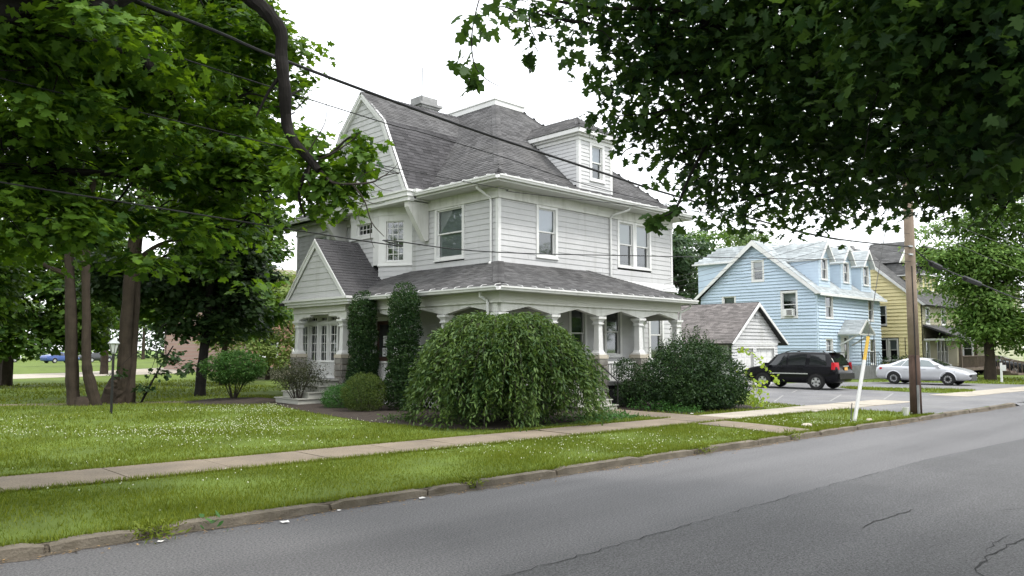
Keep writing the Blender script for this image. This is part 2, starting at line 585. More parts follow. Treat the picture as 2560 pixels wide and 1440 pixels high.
def roof_slope(parent, A, B, C, D, m, exp=.14, tab=.30, name='roof_shingles', kind='stuff', singles=None, thick=.014, core=True, cm='roofcore'):
    """A,B eave ends, C,D upper ends (C above B, D above A); a slab with overlapping tabs laid in courses"""
    A, B, C, D = (Vector(p) for p in (A, B, C, D))
    e = (B - A).normalized()
    n = (B - A).cross(D - A)
    if n.length < 1e-6:
        n = (B - A).cross(C - A)
    n.normalize()
    if n.z < 0:
        n = -n
    up = n.cross(e)
    if up.z < 0:
        up = -up
    loc = lambda p: ((p - A).dot(e), (p - A).dot(up))
    a, b, c, d = loc(A), loc(B), loc(C), loc(D)
    H = max(c[1], d[1])
    mb = MB()
    sing = []
    v = 0.0
    k = 0
    while v < H - .02:
        v1 = min(v + exp, H)
        vm = min((v + v1) / 2, c[1] - 1e-4, d[1] - 1e-4) if False else (v + v1) / 2
        fl = min(vm / d[1], 1) if d[1] > 0 else 0
        fr2 = min(vm / c[1], 1) if c[1] > 0 else 0
        ul = a[0] + (d[0] - a[0]) * fl
        ur = b[0] + (c[0] - b[0]) * fr2
        u = ul - random.uniform(0, tab)
        while u < ur:
            w = tab * random.uniform(.8, 1.2)
            x0, x1 = max(u, ul), min(u + w - .006, ur)
            if x1 - x0 > .02:
                h = thick * random.uniform(.7, 1.5)
                jb = random.uniform(-.006, .006)
                P = lambda x, y, z: A + e * x + up * y + n * z
                vv = [P(x0, v + jb, h), P(x1, v + jb, h), P(x1, v1 + .02, .003), P(x0, v1 + .02, .003), P(x0, v + jb, -.002), P(x1, v + jb, -.002)]
                ff = [(0, 1, 2, 3), (4, 5, 1, 0)]
                if singles is not None and len(sing) < singles:
                    s = MB().add(vv, ff)
                    sing.append(s)
                else:
                    mb.add(vv, ff)
            u += w
        v = v1
        k += 1
    slab = None
    if core:
        t = n * -.02
        slab = MB().prism([A + t, B + t, C + t, D + t] if (C - D).length > 1e-3 else [A + t, B + t, C + t], n * -.09).build('roof', M[cm], parent)
    par = slab or parent
    if mb.v:
        o = mb.build(name, m, par)
        if kind:
            o['kind'] = kind
    for s in sing:
        s.build('shingle', m, par)
    return slab


def hipcap(parent, P, Q, s1, s2, m, w=.17, step=.16, name='hip_cap'):
    """overlapping cap shingles along a hip or ridge; s1,s2 are directions lying in the two slopes"""
    P, Q = Vector(P), Vector(Q)
    t = (Q - P).normalized()
    P = P + t * max(w, .42)
    L = (Q - P).length
    s1, s2 = Vector(s1).normalized() * w, Vector(s2).normalized() * w
    up = Vector((0, 0, 1))
    mb = MB()
    k = 0
    x = 0
    while x < L:
        x1 = min(x + step * 1.15, L)
        h0, h1 = .045, .02
        a, b = P + t * x, P + t * x1
        mb.add([a + s1 + up * (h0 - .015), a + up * h0, a + s2 + up * (h0 - .015), b + s1 + up * h1, b + up * h1 * 1.3, b + s2 + up * h1,
                a + s1 - up * .02, a + s2 - up * .02],
               [(0, 1, 4, 3), (1, 2, 5, 4), (6, 7, 2, 1, 0), (6, 0, 3), (2, 7, 5)])
        x += step
    return mb.build(name, m, parent)


def bar(mb, P, Q, w, h, up=(0, 0, 1)):
    P, Q = Vector(P), Vector(Q)
    t = (Q - P).normalized()
    u = Vector(up)
    s = t.cross(u).normalized() * w / 2
    u2 = s.cross(t).normalized() * h / 2
    mb.hexa([P - s - u2, P + s - u2, Q + s - u2, Q - s - u2, P - s + u2, P + s + u2, Q + s + u2, Q - s + u2])
    return mb


# ------------------------------------------------------------------ the ground
def KY(x):
    return 9.2 - .048 * (x - 2)


def SW(x):
    return 12.8 - .08 * (x - 2.65)


def sheet(name, poly, z, m, kind='structure', parent=None):
    mb = MB().add([(x, y, z) for x, y in poly], [tuple(range(len(poly)))])
    o = mb.build(name, m, parent)
    if kind and parent is None:
        o['kind'] = kind
    return o


sheet('ground', [(-700, -700), (900, -700), (900, 900), (-700, 900)], -.06, M['ground'])
road = sheet('road', [(-90, KY(-90) + .05), (-90, -3.2), (220, -13.2), (220, KY(220) + .05)], 0.0, M['asphalt'])
# the newer, darker near lane and the seam between the lanes
seam = [(-40, 6.3), (5.2, 5.33), (6.4, 5.3), (8, 5.31), (9, 5.32), (11, 5.3), (16, 5.25), (21, 4.85), (60, 3.0)]
sheet('road_lane', [(-40, -5.5), (60, -5.5)] + seam[::-1], .004, M['asphalt2'])
sheet('lawn', [(-90, KY(-90) + .1), (220, KY(220) + .1), (220, 220), (-90, 220)], .10, M['grassbase'])


def crack(pts, w):
    mb = MB()
    pts = [Vector((x, y, .009)) for x, y in pts]
    fine = []
    for a, b in zip(pts, pts[1:]):
        n = max(2, int((b - a).length / .12))
        for i in range(n):
            q = a.lerp(b, i / n)
            fine.append(q + Vector((random.uniform(-.03, .03), random.uniform(-.03, .03), 0)))
    fine.append(pts[-1])
    vs_ = []
    for i, p in enumerate(fine):
        t = (fine[min(i + 1, len(fine) - 1)] - fine[max(i - 1, 0)]).normalized()
        s = Vector((-t.y, t.x, 0)) * w * random.uniform(.25, 1.0) * min(1, .3 + i / 3, .3 + (len(fine) - 1 - i) / 3)
        vs_ += [p - s, p + s]
    mb.add(vs_, [(2 * i, 2 * i + 1, 2 * i + 3, 2 * i + 2) for i in range(len(fine) - 1)])
    return mb.build('crack', M['crack'], road)


crack([(-3, 5.4), (5.2, 5.33), (6.4, 5.3), (8, 5.31), (9, 5.32)], .008)
crack([(9, 5.32), (11, 5.3), (14, 5.27)], .007)
crack([(9.42, 3.79), (9.94, 3.85), (10.44, 3.77), (11.04, 3.76)], .011)
crack([(8.2, 2.2), (8.39, 2.33), (9.12, 2.42), (9.6, 2.39), (10.15, 2.33), (11.5, 2.5)], .013)
crack([(9.2, 2.45), (9.7, 2.52), (10.3, 2.5)], .007)
crack([(11.64, 2.97), (12.07, 2.76), (13, 2.7)], .007)

# grit and dead leaves gathered in the gutter
gm = MB()
gx = np.arange(-12, 33, .12)
gwid = .10 + .09 * np.sin(gx * 1.3) * np.sin(gx * .47 + 1) + np.random.default_rng(8).normal(0, .03, len(gx))
gm.add([p for x_, w_ in zip(gx, gwid) for p in ((x_, KY(x_) + .02, .0035), (x_, KY(x_) - max(.02, w_), .0035))], [(2 * i, 2 * i + 1, 2 * i + 3, 2 * i + 2) for i in range(len(gx) - 1)])
gm.build('gutter_grit', M['grit'])['kind'] = 'stuff'
tag(bpy.data.objects['gutter_grit'], 'thin strip of brown grit along the foot of the kerb', 'grit')
rg_ = np.random.default_rng(12)
n_ = 900
px_ = rg_.uniform(-3, 26, n_)
py_ = KY(px_) - np.abs(rg_.normal(0, .16, n_)) - .01
Pd = np.stack([px_, py_, np.full(n_, .012)], 1)

# parking, drive aprons, street at the side
sheet('parking', [(25.9, KY(26) + .16), (33.2, KY(33) + .14), (35, KY(35) - .05), (51, KY(51) - .05), (50.5, 12.0), (49.2, 17.5), (44.6, 21.0), (42, 21.2),
                  (36.2, 21.2), (33, 18.2), (27.3, 14.6), (26.4, 12.6)], .106, M['parking'])
ap = MB().add([(33.4, KY(33.4) - .12, .005), (49.6, KY(49.6) - .12, .005), (49.6, KY(49.6) + .1, .1065), (33.4, KY(33.4) + .1, .1065)], [(0, 1, 2, 3)])
ap.build('drive_apron', M['parking'])['kind'] = 'structure'
sheet('grass_island', [(38.1, 12.9), (38.3, 11.5), (40.2, 11.0), (42.4, 11.4), (41.6, 13.9), (41.4, 16.9), (40.2, 17.2), (38.9, 16.0)], .114, M['grassbase'])
for a, b in (((27.6, 14.2), (31.5, 15.8)), ((29.5, 12.9), (33.8, 14.3)), ((31.8, 11.8), (36.4, 13.1)), ((34.0, 16.6), (36.2, 17.4))):
    mb = MB()
    a, b = Vector((*a, .112)), Vector((*b, .112))
    s = Vector((-(b - a).y, (b - a).x, 0)).normalized() * .035
    mb.add([a - s, b - s, b + s, a + s], [(0, 1, 2, 3)]).build('painted_line', M['faded'], bpy.data.objects['parking'])
st = [(-60, 55), (0, 57), (12, 60), (24, 64), (40, 80), (60, 110), (90, 160)]
mb = MB()
vs_ = []
for i, p in enumerate(st):
    t = Vector((st[min(i + 1, 6)][0] - st[max(i - 1, 0)][0], st[min(i + 1, 6)][1] - st[max(i - 1, 0)][1], 0)).normalized()
    n = Vector((-t.y, t.x, 0))
    q = Vector((*p, .108))
    vs_ += [q - n * .5, q + n * 9]
mb.add(vs_, [(2 * i, 2 * i + 1, 2 * i + 3, 2 * i + 2) for i in range(6)]).build('side_street', M['concrete_lt'])['kind'] = 'structure'


def strip(name, pts, w, z, m):
    vs_ = []
    n_ = len(pts)
    for i, p in enumerate(pts):
        t = Vector((pts[min(i + 1, n_ - 1)][0] - pts[max(i - 1, 0)][0], pts[min(i + 1, n_ - 1)][1] - pts[max(i - 1, 0)][1], 0)).normalized()
        n = Vector((-t.y, t.x, 0)) * w / 2
        q = Vector((*p, z))
        vs_ += [q - n, q + n]
    o = MB().add(vs_, [(2 * i, 2 * i + 1, 2 * i + 3, 2 * i + 2) for i in range(n_ - 1)]).build(name, m)
    o['kind'] = 'structure'
    return o


strip('path', [(-8, 38.5), (0, 35), (6.5, 32.3), (11.5, 29.9), (13.9, 28.1), (14.2, 26.2)], 1.1, .107, M['concrete'])

# kerb stones, each with its own length, tilt and rounding
kerb = thing('kerb', 'row of worn brown kerb stones along the street edge', 'kerb', (2, 9.2, 0))
kerb['kind'] = 'structure'
joints = [(-14, -11.8), (-11.7, -9.4), (-9.3, -7), (-6.9, -4.6), (-4.5, -2.2), (-2.1, .0), (.05, 2.28), (2.34, 3.22), (3.52, 5.5), (5.55, 7.06), (7.1, 7.84), (7.98, 9.66),
          (9.7, 11.84), (11.9, 13.5), (14.05, 15.86), (15.9, 17.2), (17.3, 18.6), (18.7, 20.6), (20.65, 22.6), (22.65, 24.5), (24.6, 26.4), (26.7, 28.6), (28.7, 30.5), (30.7, 32.2), (32.4, 33.3)]
for (a, b) in joints:
    h = random.uniform(.10, .125)
    hb = h + random.uniform(-.012, .012)
    ya, yb = KY(a) + random.uniform(-.015, .015), KY(b) + random.uniform(-.015, .015)
    n = max(4, int((b - a) / .18))
    prof = [(-.01, -.03), (0, .06), (.004, .85), (.03, .985), (.05, 1.0), (.135, 1.0), (.14, .2)]
    vs_, fs_ = [], []
    for i in range(n + 1):
        f = i / n
        x = a + (b - a) * f
        y = ya + (yb - ya) * f
        end = .03 if i in (0, n) else 0
        for (dy, fz) in prof:
            hh = (h + (hb - h) * f) * fz - end * (fz > .5)
            vs_.append((x + random.uniform(-.01, .01), y + dy + random.uniform(-.006, .006) + (end * .5 if dy < .05 else 0), hh + random.uniform(-.004, .004)))
    k = len(prof)
    for i in range(n):
        for j in range(k - 1):
            fs_.append((i * k + j, (i + 1) * k + j, (i + 1) * k + j + 1, i * k + j + 1))
    fs_ += [tuple(range(k)), tuple(range(n * k, n * k + k))[::-1]]
    MB().add(vs_, fs_).build('kerb_stone', M['kerb'], kerb, smooth=False)

# packed soil behind and between the stones
MB().hexa([(-14, KY(-14) + .03, -.05), (33.3, KY(33.3) + .03, -.05), (33.3, KY(33.3) + .125, -.05), (-14, KY(-14) + .125, -.05),
           (-14, KY(-14) + .04, .088), (33.3, KY(33.3) + .04, .088), (33.3, KY(33.3) + .125, .096), (-14, KY(-14) + .125, .096)]).build('soil_bed', M['grit'], kerb)

# sidewalk slabs
sw = thing('sidewalk', 'concrete sidewalk running parallel to the street', 'sidewalk', (2.65, SW(2.65), 0))
sw['kind'] = 'structure'
x = -15.0
jx = [4.3, 5.9, 7.65, 9.24, 10.6]
xs = [4.3 - 1.62 * k for k in range(12, 0, -1)] + jx
while xs[-1] < 62:
    xs.append(xs[-1] + 1.6)
for a, b in zip(xs, xs[1:]):
    if 31.0 < a < 35.6:
        continue
    m_ = M['concrete'] if b < 21.5 else M['concrete_lt']
    dz = random.uniform(-.006, .006)
    g = .012
    j0, j1 = random.uniform(-.02, .02), random.uniform(-.02, .02)
    mb = MB().hexa([(a + g, SW(a) + j0, .03), (b - g, SW(b) + j1, .03), (b - g, SW(b) + 1.45 + j1, .03), (a + g, SW(a) + 1.45 + j0, .03),
                    (a + g, SW(a) + j0, .122 + dz), (b - g, SW(b) + j1, .122 + dz + random.uniform(-.004, .004)), (b - g, SW(b) + 1.45 + j1, .126 + dz),
                    (a + g, SW(a) + 1.45 + j0, .126 + dz)])
    mb.build('slab', m_, sw)
fw = thing('front_walk', 'narrow concrete walk from the porch steps to the street', 'walk', (19.3, 13, 0))
fw['kind'] = 'structure'
for q in ([(18.95, 14.3), (20.35, 14.3), (20.45, 16.0), (18.95, 16.0)], [(18.9, SW(18.9) + 1.47), (20.3, SW(20.3) + 1.47), (20.35, 14.27), (18.95, 14.27)],
          [(17.85, 10.1), (19.15, 10.1), (19.35, SW(19.3) - .03), (18.05, SW(18) - .03)], [(17.35, KY(17.3) + .2), (18.75, KY(18.7) + .2), (19.13, 10.07), (17.83, 10.07)]):
    MB().prism([(x, y, .03) for x, y in q], (0, 0, .09)).build('slab', M['concrete'], fw)

sheet('flower_bed', [(14.0, 27.2), (13.2, 24.6), (12.6, 21.5), (12.2, 18), (12.5, 15.2), (13.4, 14.1), (16.4, 14.2), (18.8, 13.9), (18.8, 17), (16.15, 17), (16.15, 27.2)], .112, M['mulch'])
bedr = MB()
bedr.lathe(13.3, 28.4, [(2.0, .09), (1.7, .13), (1.2, .19), (.5, .23), (.05, .235)], 20)
bedr.build('mulch_mound', M['mulch'], smooth=True)['kind'] = 'structure'
sheet('shrub_bed', [(20.6, 16.9), (20.6, 13.3), (24.5, 12.9), (25.6, 14.5), (26, 17), (26, 19)], .112, M['mulch'])

# ------------------------------------------------------------------ the grey house
H = thing('grey_house', 'large light grey two and a half storey house with wraparound porch and gambrel gable', 'house', (18.2, 19.3, .1))
XW, YW, XR, YB = 18.21, 19.3, 28.6, 33.0
fR = Fr((XW, YW, 0), (1, 0, 0), (0, -1, 0))        # street side; u = X - XW
fL = Fr((XW, YB, 0), (0, -1, 0), (-1, 0, 0))       # left side; u = YB - Y
core = MB()
core.box(XW + .26, XR - .1, YW + .26, YB - .1, .1, 7.7)
wall = core.build('wall', M['dark'], H)
mb = MB()      # side and rear walls that the picture does not show, plain
mb.box(XR - .09, XR, YW + .1, YB, .1, 7.7)
mb.box(XW + .1, XR - .1, YB - .09, YB, .1, 7.7)
mb.build('rear_wall', M['siding'], H)
mb = MB()
mb.box(XW + .03, XR - .03, YW + .04, YW + .2, .1, .95)
mb.box(XW + .04, XW + .2, YW + .21, YB - .03, .1, .95)
mb.build('foundation', M['stone'], H)

# openings: (u0,u1,z0,z1)
R2 = [(20.06 - XW, 21.2 - XW, 5.38, 7.30), (24.76 - XW, 27.04 - XW, 5.34, 7.30)]
R1 = [(21.80 - XW, 22.82 - XW, 1.62, 3.75), (23.88 - XW, 24.98 - XW, 1.78, 3.75), (26.80 - XW, 27.88 - XW, 1.55, 3.8)]
L2 = [(YB - 22.73, YB - 21.05, 5.34, 7.34), (YB - 28.4, YB - 24.15, 4.7, 7.7), (YB - 31.4, YB - 29.1, 5.4, 7.25)]
L1 = [(YB - 26.6, YB - 25.3, .95, 3.35), (YB - 31.1, YB - 27.9, .95, 3.6)]
UR = XR - XW
UL = YB - YW
siding(fR, wall, 4.86, 7.28, .196, .09, UR - .06, M['siding'], R2)
siding(fR, wall, 3.5, 4.86, .2, 4.5, UR - .05, M['siding'], R1)
siding(fR, wall, .95, 3.5, .2, .1, UR - .05, M['siding'], R1)
siding(fL, wall, 4.86, 7.28, .196, .06, UL - .09, M['siding'], L2)
siding(fL, wall, .95, 3.6, .2, .05, UL - .1, M['siding'], L1)
# flared skirt at the foot of the upper storey
for fr, u0, u1 in ((fR, -.12, UR + .12), (fL, YB - 33.1, YB - 28.45), (fL, YB - 24.1, UL + .12)):
    sk = MB()
    sk.hexa([fr.p(u0, .20, 4.52), fr.p(u1, .20, 4.52), fr.p(u1, 0, 4.5), fr.p(u0, 0, 4.5), fr.p(u0, .03, 4.855), fr.p(u1, .03, 4.855), fr.p(u1, 0, 4.855), fr.p(u0, 0, 4.855)])
    sk.build('skirt', M['siding'], H)
MB().box(XR, XR + .18, YW + .02, YW + 3, 4.3, 4.5).build('skirt', M['siding'], H)
# corner boards and frieze
for q in ((XW - .035, XW + .1, YW - .035, YW + .1), (XR - .1, XR + .02, YW - .035, YW + .1), (XW - .035, XW + .08, YB - .1, YB + .03)):
    MB().box(*q, .95, 7.28).build('corner_board', M['trim'], H)
for fr, u0, u1 in ((fR, -.06, UR + .05), (fL, -.05, YB - 28.42), (fL, YB - 24.12, UL + .04)):
    fz = MB()
    fr.box(fz, u0, u1, -.05, .055, 7.37, 7.66)
    fr.box(fz, u0, u1, -.05, .085, 7.28, 7.37)
    fz.build('frieze', M['trim2'], H)

wr = [window(fR, H, *R2[0], blind=.52, bm='blind_lt'),
      window(fR, H, R2[1][0], (R2[1][0] + R2[1][1]) / 2 - .001, R2[1][2], R2[1][3], blind=.5, sill=False),
      window(fR, H, (R2[1][0] + R2[1][1]) / 2 + .001, R2[1][1], R2[1][2], R2[1][3], blind=.5, sill=False)]
window(fR, H, *R1[0], blind=.45, bm='curtain')
window(fR, H, *R1[1], blind=.45, bm='curtain')
window(fR, H, *R1[2], blind=.48, bm='blind')
window(fL, H, *L2[0], blind=1.0, bm='blind')
window(fL, H, YB - 31.4, YB - 30.26, 5.4, 7.25, blind=.3)
window(fL, H, YB - 30.25, YB - 29.1, 5.4, 7.248, blind=.3)

# oriel bay on the left side
oriel_pts = [(18.21, 24.15), (17.55, 25.45), (17.55, 27.4), (18.21, 28.45)]
ob = MB()
c0 = [(x + .03, y) for x, y in oriel_pts]
ob.prism([(18.3, 24.3, 5.3), (17.87, 25.5, 5.3), (17.87, 27.35, 5.3), (18.3, 28.3, 5.3)], (0, 0, 2.2))
oriel = ob.build('oriel_bay', M['dark'], H)
a, b, c, d = (Vector((*p, 0)) for p in oriel_pts)
uc = (a - b).normalized()          # along the canted face, towards the street
ncan = Vector((uc.y, -uc.x, 0))
if ncan.x > 0:
    ncan = -ncan
fC = Fr(b, uc, ncan)               # u from the outer edge to the wall
Lc = (a - b).length
fO = Fr(c, (0, -1, 0), (-1, 0, 0))
Lo = (b - c).length
pn = MB()
fC.box(pn, 0, .28, -.1, .03, 5.36, 7.3)
fC.box(pn, Lc - .32, Lc, -.1, .03, 5.36, 7.3)
fC.box(pn, .28, Lc - .32, -.1, .028, 7.12, 7.3)
fC.box(pn, .28, Lc - .32, -.1, .028, 5.36, 5.46)
fC.box(pn, -.02, Lc + .02, -.1, .07, 5.30, 5.36)
fC.box(pn, -.03, Lc + .02, -.1, .06, 7.3, 7.74)
fO.box(pn, -.02, .38, -.1, .03, 6.55, 7.28)
fO.box(pn, 1.6, Lo, -.1, .03, 5.36, 7.28)
fO.box(pn, .38, 1.6, -.1, .028, 7.16, 7.28)
fO.box(pn, .38, 1.6, -.1, .028, 6.55, 6.62)
fO.box(pn, -.04, 1.62, -.1, .09, 6.47, 6.55)
fO.box(pn, -.03, Lo + .02, -.1, .055, 7.28, 7.74)
pn.build('panel', M['trim'], oriel)
window(fC, H, .27, Lc - .31, 5.45, 7.13, cas=.06, blind=0, nx=3, ny=3, sill=False, proud=.04)
window(fO, H, .37, 1.61, 6.6, 7.17, cas=.07, blind=0, nx=4, ny=2, sashes=1, sill=False, proud=.045)
siding(fO, oriel, 4.9, 6.46, .2, 0, 1.6, M['siding_white'])
siding(fC, oriel, 4.7, 5.3, .2, 0, Lc, M['siding'])
# gable brackets
for y in (23.2, 28.85):
    MB().prism([(XW - .05, y - .12, 6.15), (XW - .05, y - .12, 7.56), (17.2, y - .12, 7.56), (17.2, y - .12, 7.35), (XW - .22, y - .12, 6.12)], (0, .24, 0)).build('bracket', M['trim2'], H)

# main hipped roof with a kick at the eave
E0, E1, F0, F1 = 17.46, 29.24, 18.54, 33.8           # eave rectangle
K = .9
ZE, ZK, ZT = 7.86, 8.32, 12.55
T0, T1, S0, S1 = 22.4, 24.05, 23.95, 28.4            # deck rectangle
roof = MB()
roof.box(E0 + .02, E1 - .02, F0 + .02, 23.0, 7.665, 7.76)
roof.box(E0 + .35, E1 - .02, 23.0, F1 - .02, 7.665, 7.76)
roof_o = roof.build('soffit', M['soffit'], H)
ks = [((E0, F0, ZE), (E1, F0, ZE), (E1 - K, F0 + K, ZK), (E0 + K, F0 + K, ZK)),
      ((E0, F1, ZE), (E0, F0, ZE), (E0 + K, F0 + K, ZK), (E0 + K, F1 - K, ZK)),
      ((E1, F0, ZE), (E1, F1, ZE), (E1 - K, F1 - K, ZK), (E1 - K, F0 + K, ZK)),
      ((E1, F1, ZE), (E0, F1, ZE), (E0 + K, F1 - K, ZK), (E1 - K, F1 - K, ZK))]
us = [((E0 + K, F0 + K, ZK), (E1 - K, F0 + K, ZK), (T1, S0, ZT), (T0, S0, ZT)),
      ((E0 + K, F1 - K, ZK), (E0 + K, F0 + K, ZK), (T0, S0, ZT), (T0, S1, ZT)),
      ((E1 - K, F0 + K, ZK), (E1 - K, F1 - K, ZK), (T1, S1, ZT), (T1, S0, ZT)),
      ((E1 - K, F1 - K, ZK), (E0 + K, F1 - K, ZK), (T0, S1, ZT), (T1, S1, ZT))]
for q in ks[:2] + us[:2]:
    roof_slope(H, *q, M['shingle'])
for q in ks[2:] + us[2:]:
    roof_slope(H, *q, M['shingle'], exp=.4, tab=1.0)
hipcap(H, (E0, F0, ZE), (E0 + K, F0 + K, ZK), (1, -.1, 0), (-.1, 1, 0), M['shingle'], w=.26)
hipcap(H, (E0 + K, F0 + K, ZK), (T0, S0, ZT), (1, .05, .1), (.05, 1, .1), M['shingle'], w=.26)
hipcap(H, (E1, F0, ZE), (E1 - K, F0 + K, ZK), (-1, 0, 0), (0, 1, 0), M['shingle'], w=.2)
hipcap(H, (E1 - K, F0 + K, ZK), (T1, S0, ZT), (-1, 0, .1), (0, 1, .1), M['shingle'], w=.2)
dk = MB()
dk.box(T0 - .06, T1 + .06, S0 - .06, S1 + .06, ZT - .02, ZT + .2)
dk.box(T0 - .1, T1 + .1, S0 - .1, S1 + .1, ZT + .2, ZT + .25)
dk.build('roof_deck', M['trim'], H)
vt = MB()
for k in range(9):
    vt.tube([(T0 + .25, S0 + 1.5 + .08 * k, ZT + .25), (T0 + .25, S0 + 1.5 + .08 * k, ZT + .45), (T0 + .55, S0 + 1.5 + .08 * k, ZT + .45), (T0 + .55, S0 + 1.5 + .08 * k, ZT + .25)], .015, 5)
vt.build('roof_vent', M['galv'], H)
# gutters with hangers, downspouts
def gutter(P, Q, parent, hang=True, m='trim', w=.13, h=.13, hs=.62, inner=(0, 0, 0)):
    P, Q = Vector(P), Vector(Q)
    t = (Q - P).normalized()
    s = t.cross(Vector((0, 0, 1))).normalized()
    mb = MB()
    pr_ = [(0, 0), (w * .65, 0), (w * .8, h * .45), (w, h * .6), (w, h), (w * .93, h), (w * .9, h * .62), (w * .6, h * .12), (.01, h * .12), (.01, h * .9), (0, h * .9)]
    n = len(pr_)
    vs_ = [P + s * a + Vector((0, 0, b)) for a, b in pr_] + [Q + s * a + Vector((0, 0, b)) for a, b in pr_]
    mb.add(vs_, [(i, (i + 1) % n, n + (i + 1) % n, n + i) for i in range(n)] + [tuple(range(n))[::-1], tuple(range(n, 2 * n))])
    g = mb.build('gutter', M[m], parent)
    if hang:
        L = (Q - P).length
        k = .3
        while k < L:
            hb = MB()
            a = P + t * k
            hb.tube([a + s * w * .95 + Vector((0, 0, h)), a + s * w * .4 + Vector((0, 0, h + .05)), a - s * .12 + Vector((0, 0, h + .075))], .011, 4)
            hb.build('hanger', M[m], g)
            k += hs
    return g


gutter((E0, F0, 7.74), (E1, F0, 7.74), H)
gutter((E0, 23.0, 7.74), (E0, F0, 7.74), H)
gutter((E0, F1, 7.74), (E0, 29.25, 7.74), H, hang=False)
fl = MB()
fl.box(17.3, 17.6, 22.75, 23.0, 7.86, 7.98)
fl.build('flashing', M['trim'], H)
dsp = MB()
dsp.tube([(20.6 - 3.0, 19.75, 7.7), (17.62, 19.75, 7.6), (18.1, 19.62, 7.32), (18.14, 19.6, 7.2), (18.14, 19.6, 5.1), (18.02, 19.55, 4.98)], .045, 8)
dsp.build('downspout', M['trim'], H)
dsp = MB()
dsp.tube([(24.75, 18.6, 7.72), (24.72, 18.66, 7.58), (24.3, 19.12, 7.38), (24.27, 19.22, 7.25), (24.27, 19.22, 4.55)], .045, 8)
dsp.build('downspout', M['trim'], H)

# gambrel cross gable on the left side
GY, GX = 26.1, 17.18
gp = [(3.1, 7.92), (1.55, 10.9), (0, 12.36)]
for s in (-1, 1):
    y = lambda k: GY + s * gp[k][0]
    lo = ((GX - .16, y(0), gp[0][1]), (19.6, y(0), gp[0][1]), (22.0, y(1), gp[1][1]), (GX - .16, y(1), gp[1][1]))
    hi = ((GX - .16, y(1), gp[1][1]), (22.0, y(1), gp[1][1]), (23.0, y(2), gp[2][1]), (GX - .16, y(2), gp[2][1]))
    for q in (lo, hi):
        q = q if s < 0 else (q[1], q[0], q[3], q[2])
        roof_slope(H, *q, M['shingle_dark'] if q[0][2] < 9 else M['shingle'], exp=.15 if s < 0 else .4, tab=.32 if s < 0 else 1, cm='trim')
hipcap(H, (GX - .16, GY, 12.36), (22.6, GY, 12.36), (0, -1, -.9), (0, 1, -.9), M['shingle_dark'], w=.16)
fG = Fr((GX, GY, 0), (0, -1, 0), (-1, 0, 0))


def gw(z):
    return np.interp(z, [7.92, 10.9, 12.36], [3.1, 1.55, 0]) - .12


gwall = MB().prism([(GX + .3, GY - 3.0, 7.9), (GX + .3, GY - 1.5, 10.85), (GX + .3, GY, 12.25), (GX + .3, GY + 1.5, 10.85), (GX + .3, GY + 3.0, 7.9)], (.1, 0, 0)).build('gable_wall', M['dark'], H)
siding(fG, gwall, 7.98, 12.2, .215, lambda z: -gw(z), lambda z: gw(z), M['siding_white'], [(-.5, .5, 8.5, 10.35)])
window(fG, H, -.52, .52, 8.5, 10.2, cas=.14, blind=.4)
arch = MB()
ap_ = [fG.p(-.52, .0, 10.2)]
for k in range(13):
    a_ = math.pi * (1 - k / 12)
    ap_.append(fG.p(.52 * math.cos(a_), 0, 10.2 + .32 * math.sin(a_)))
arch.prism(ap_[1:], fG.n * .05).build('window_arch', M['trim'], H)
rb = MB()
gin = [(2.86, 7.95), (1.36, 10.78), (0, 12.06)]
for s in (-1, 1):
    for k in (0, 1):
        rb.prism([fG.p(s * (gp[k][0] + .02), .03, gp[k][1]), fG.p(s * (gp[k + 1][0] + (.02 if not k else 0)), .03, gp[k + 1][1]), fG.p(s * gin[k + 1][0], .03, gin[k + 1][1]), fG.p(s * gin[k][0], .03, gin[k][1])], fG.n * .1)
rb.build('rake_board', M['trim'], H)
cn = MB()
cn.box(17.05, 17.35, 22.95, 29.25, 7.72, 7.97)
cn.box(17.0, 17.3, 22.9, 29.3, 7.89, 7.97)
cn.box(17.12, 17.4, 23.0, 29.2, 7.56, 7.72)
cn.build('cornice', M['trim'], H)
MB().box(17.2, XW + .02, 22.98, 29.22, 7.6, 7.655).build('soffit', M['soffit'], H)

# street dormer
D0, D1, DY = 22.36, 24.34, 19.22
fD = Fr((D0, DY, 0), (1, 0, 0), (0, -1, 0))
fDs = Fr((D0, 22.2, 0), (0, -1, 0), (-1, 0, 0))
dm = MB()
dm.box(D0 + .24, D1 - .02, DY + .28, 22.3, 8.3, 10.2)
dormer = dm.build('dormer', M['dark'], H)
DW = D1 - D0
dwin = (.62, 1.52, 8.6, 10.12)
siding(fD, dormer, 8.16, 10.12, .148, .1, DW - .1, M['siding_white'], [dwin])


for k in range(13):
    z = 8.2 + k * .148
    yb = F0 + K + (z + .07 - ZK) / .985 if z > ZK else F0 + (z - ZE) / .511
    u1 = 22.2 - DY - .1
    ym = min(yb + .1, 22.0)
    mb = MB()
    uu = 22.2 - ym
    mb.hexa([fDs.p(uu, .026, z), fDs.p(u1, .026, z), fDs.p(u1, 0, z), fDs.p(uu, 0, z), fDs.p(uu, .006, z + .16), fDs.p(u1, .006, z + .16), fDs.p(u1, 0, z + .16), fDs.p(uu, 0, z + .16)])
    mb.build('siding_board', M['siding_white'], dormer)
mb = MB()
mb.box(D1 - .03, D1, DY + .1, 21.8, 8.3, 10.12)
mb.build('cheek', M['siding_white'], dormer)
mb = MB()
mb.box(D0 - .035, D0 + .1, DY - .035, DY + .1, 8.12, 10.12)
mb.box(D1 - .1, D1 + .035, DY - .035, DY + .1, 8.12, 10.12)
mb.build('corner_board', M['trim'], dormer)
mb = MB()
mb.box(D0 - .06, D1 + .06, DY - .06, 21.6, 10.1, 10.24)
mb.box(D0 - .16, D1 + .16, DY - .16, 21.8, 10.24, 10.32)
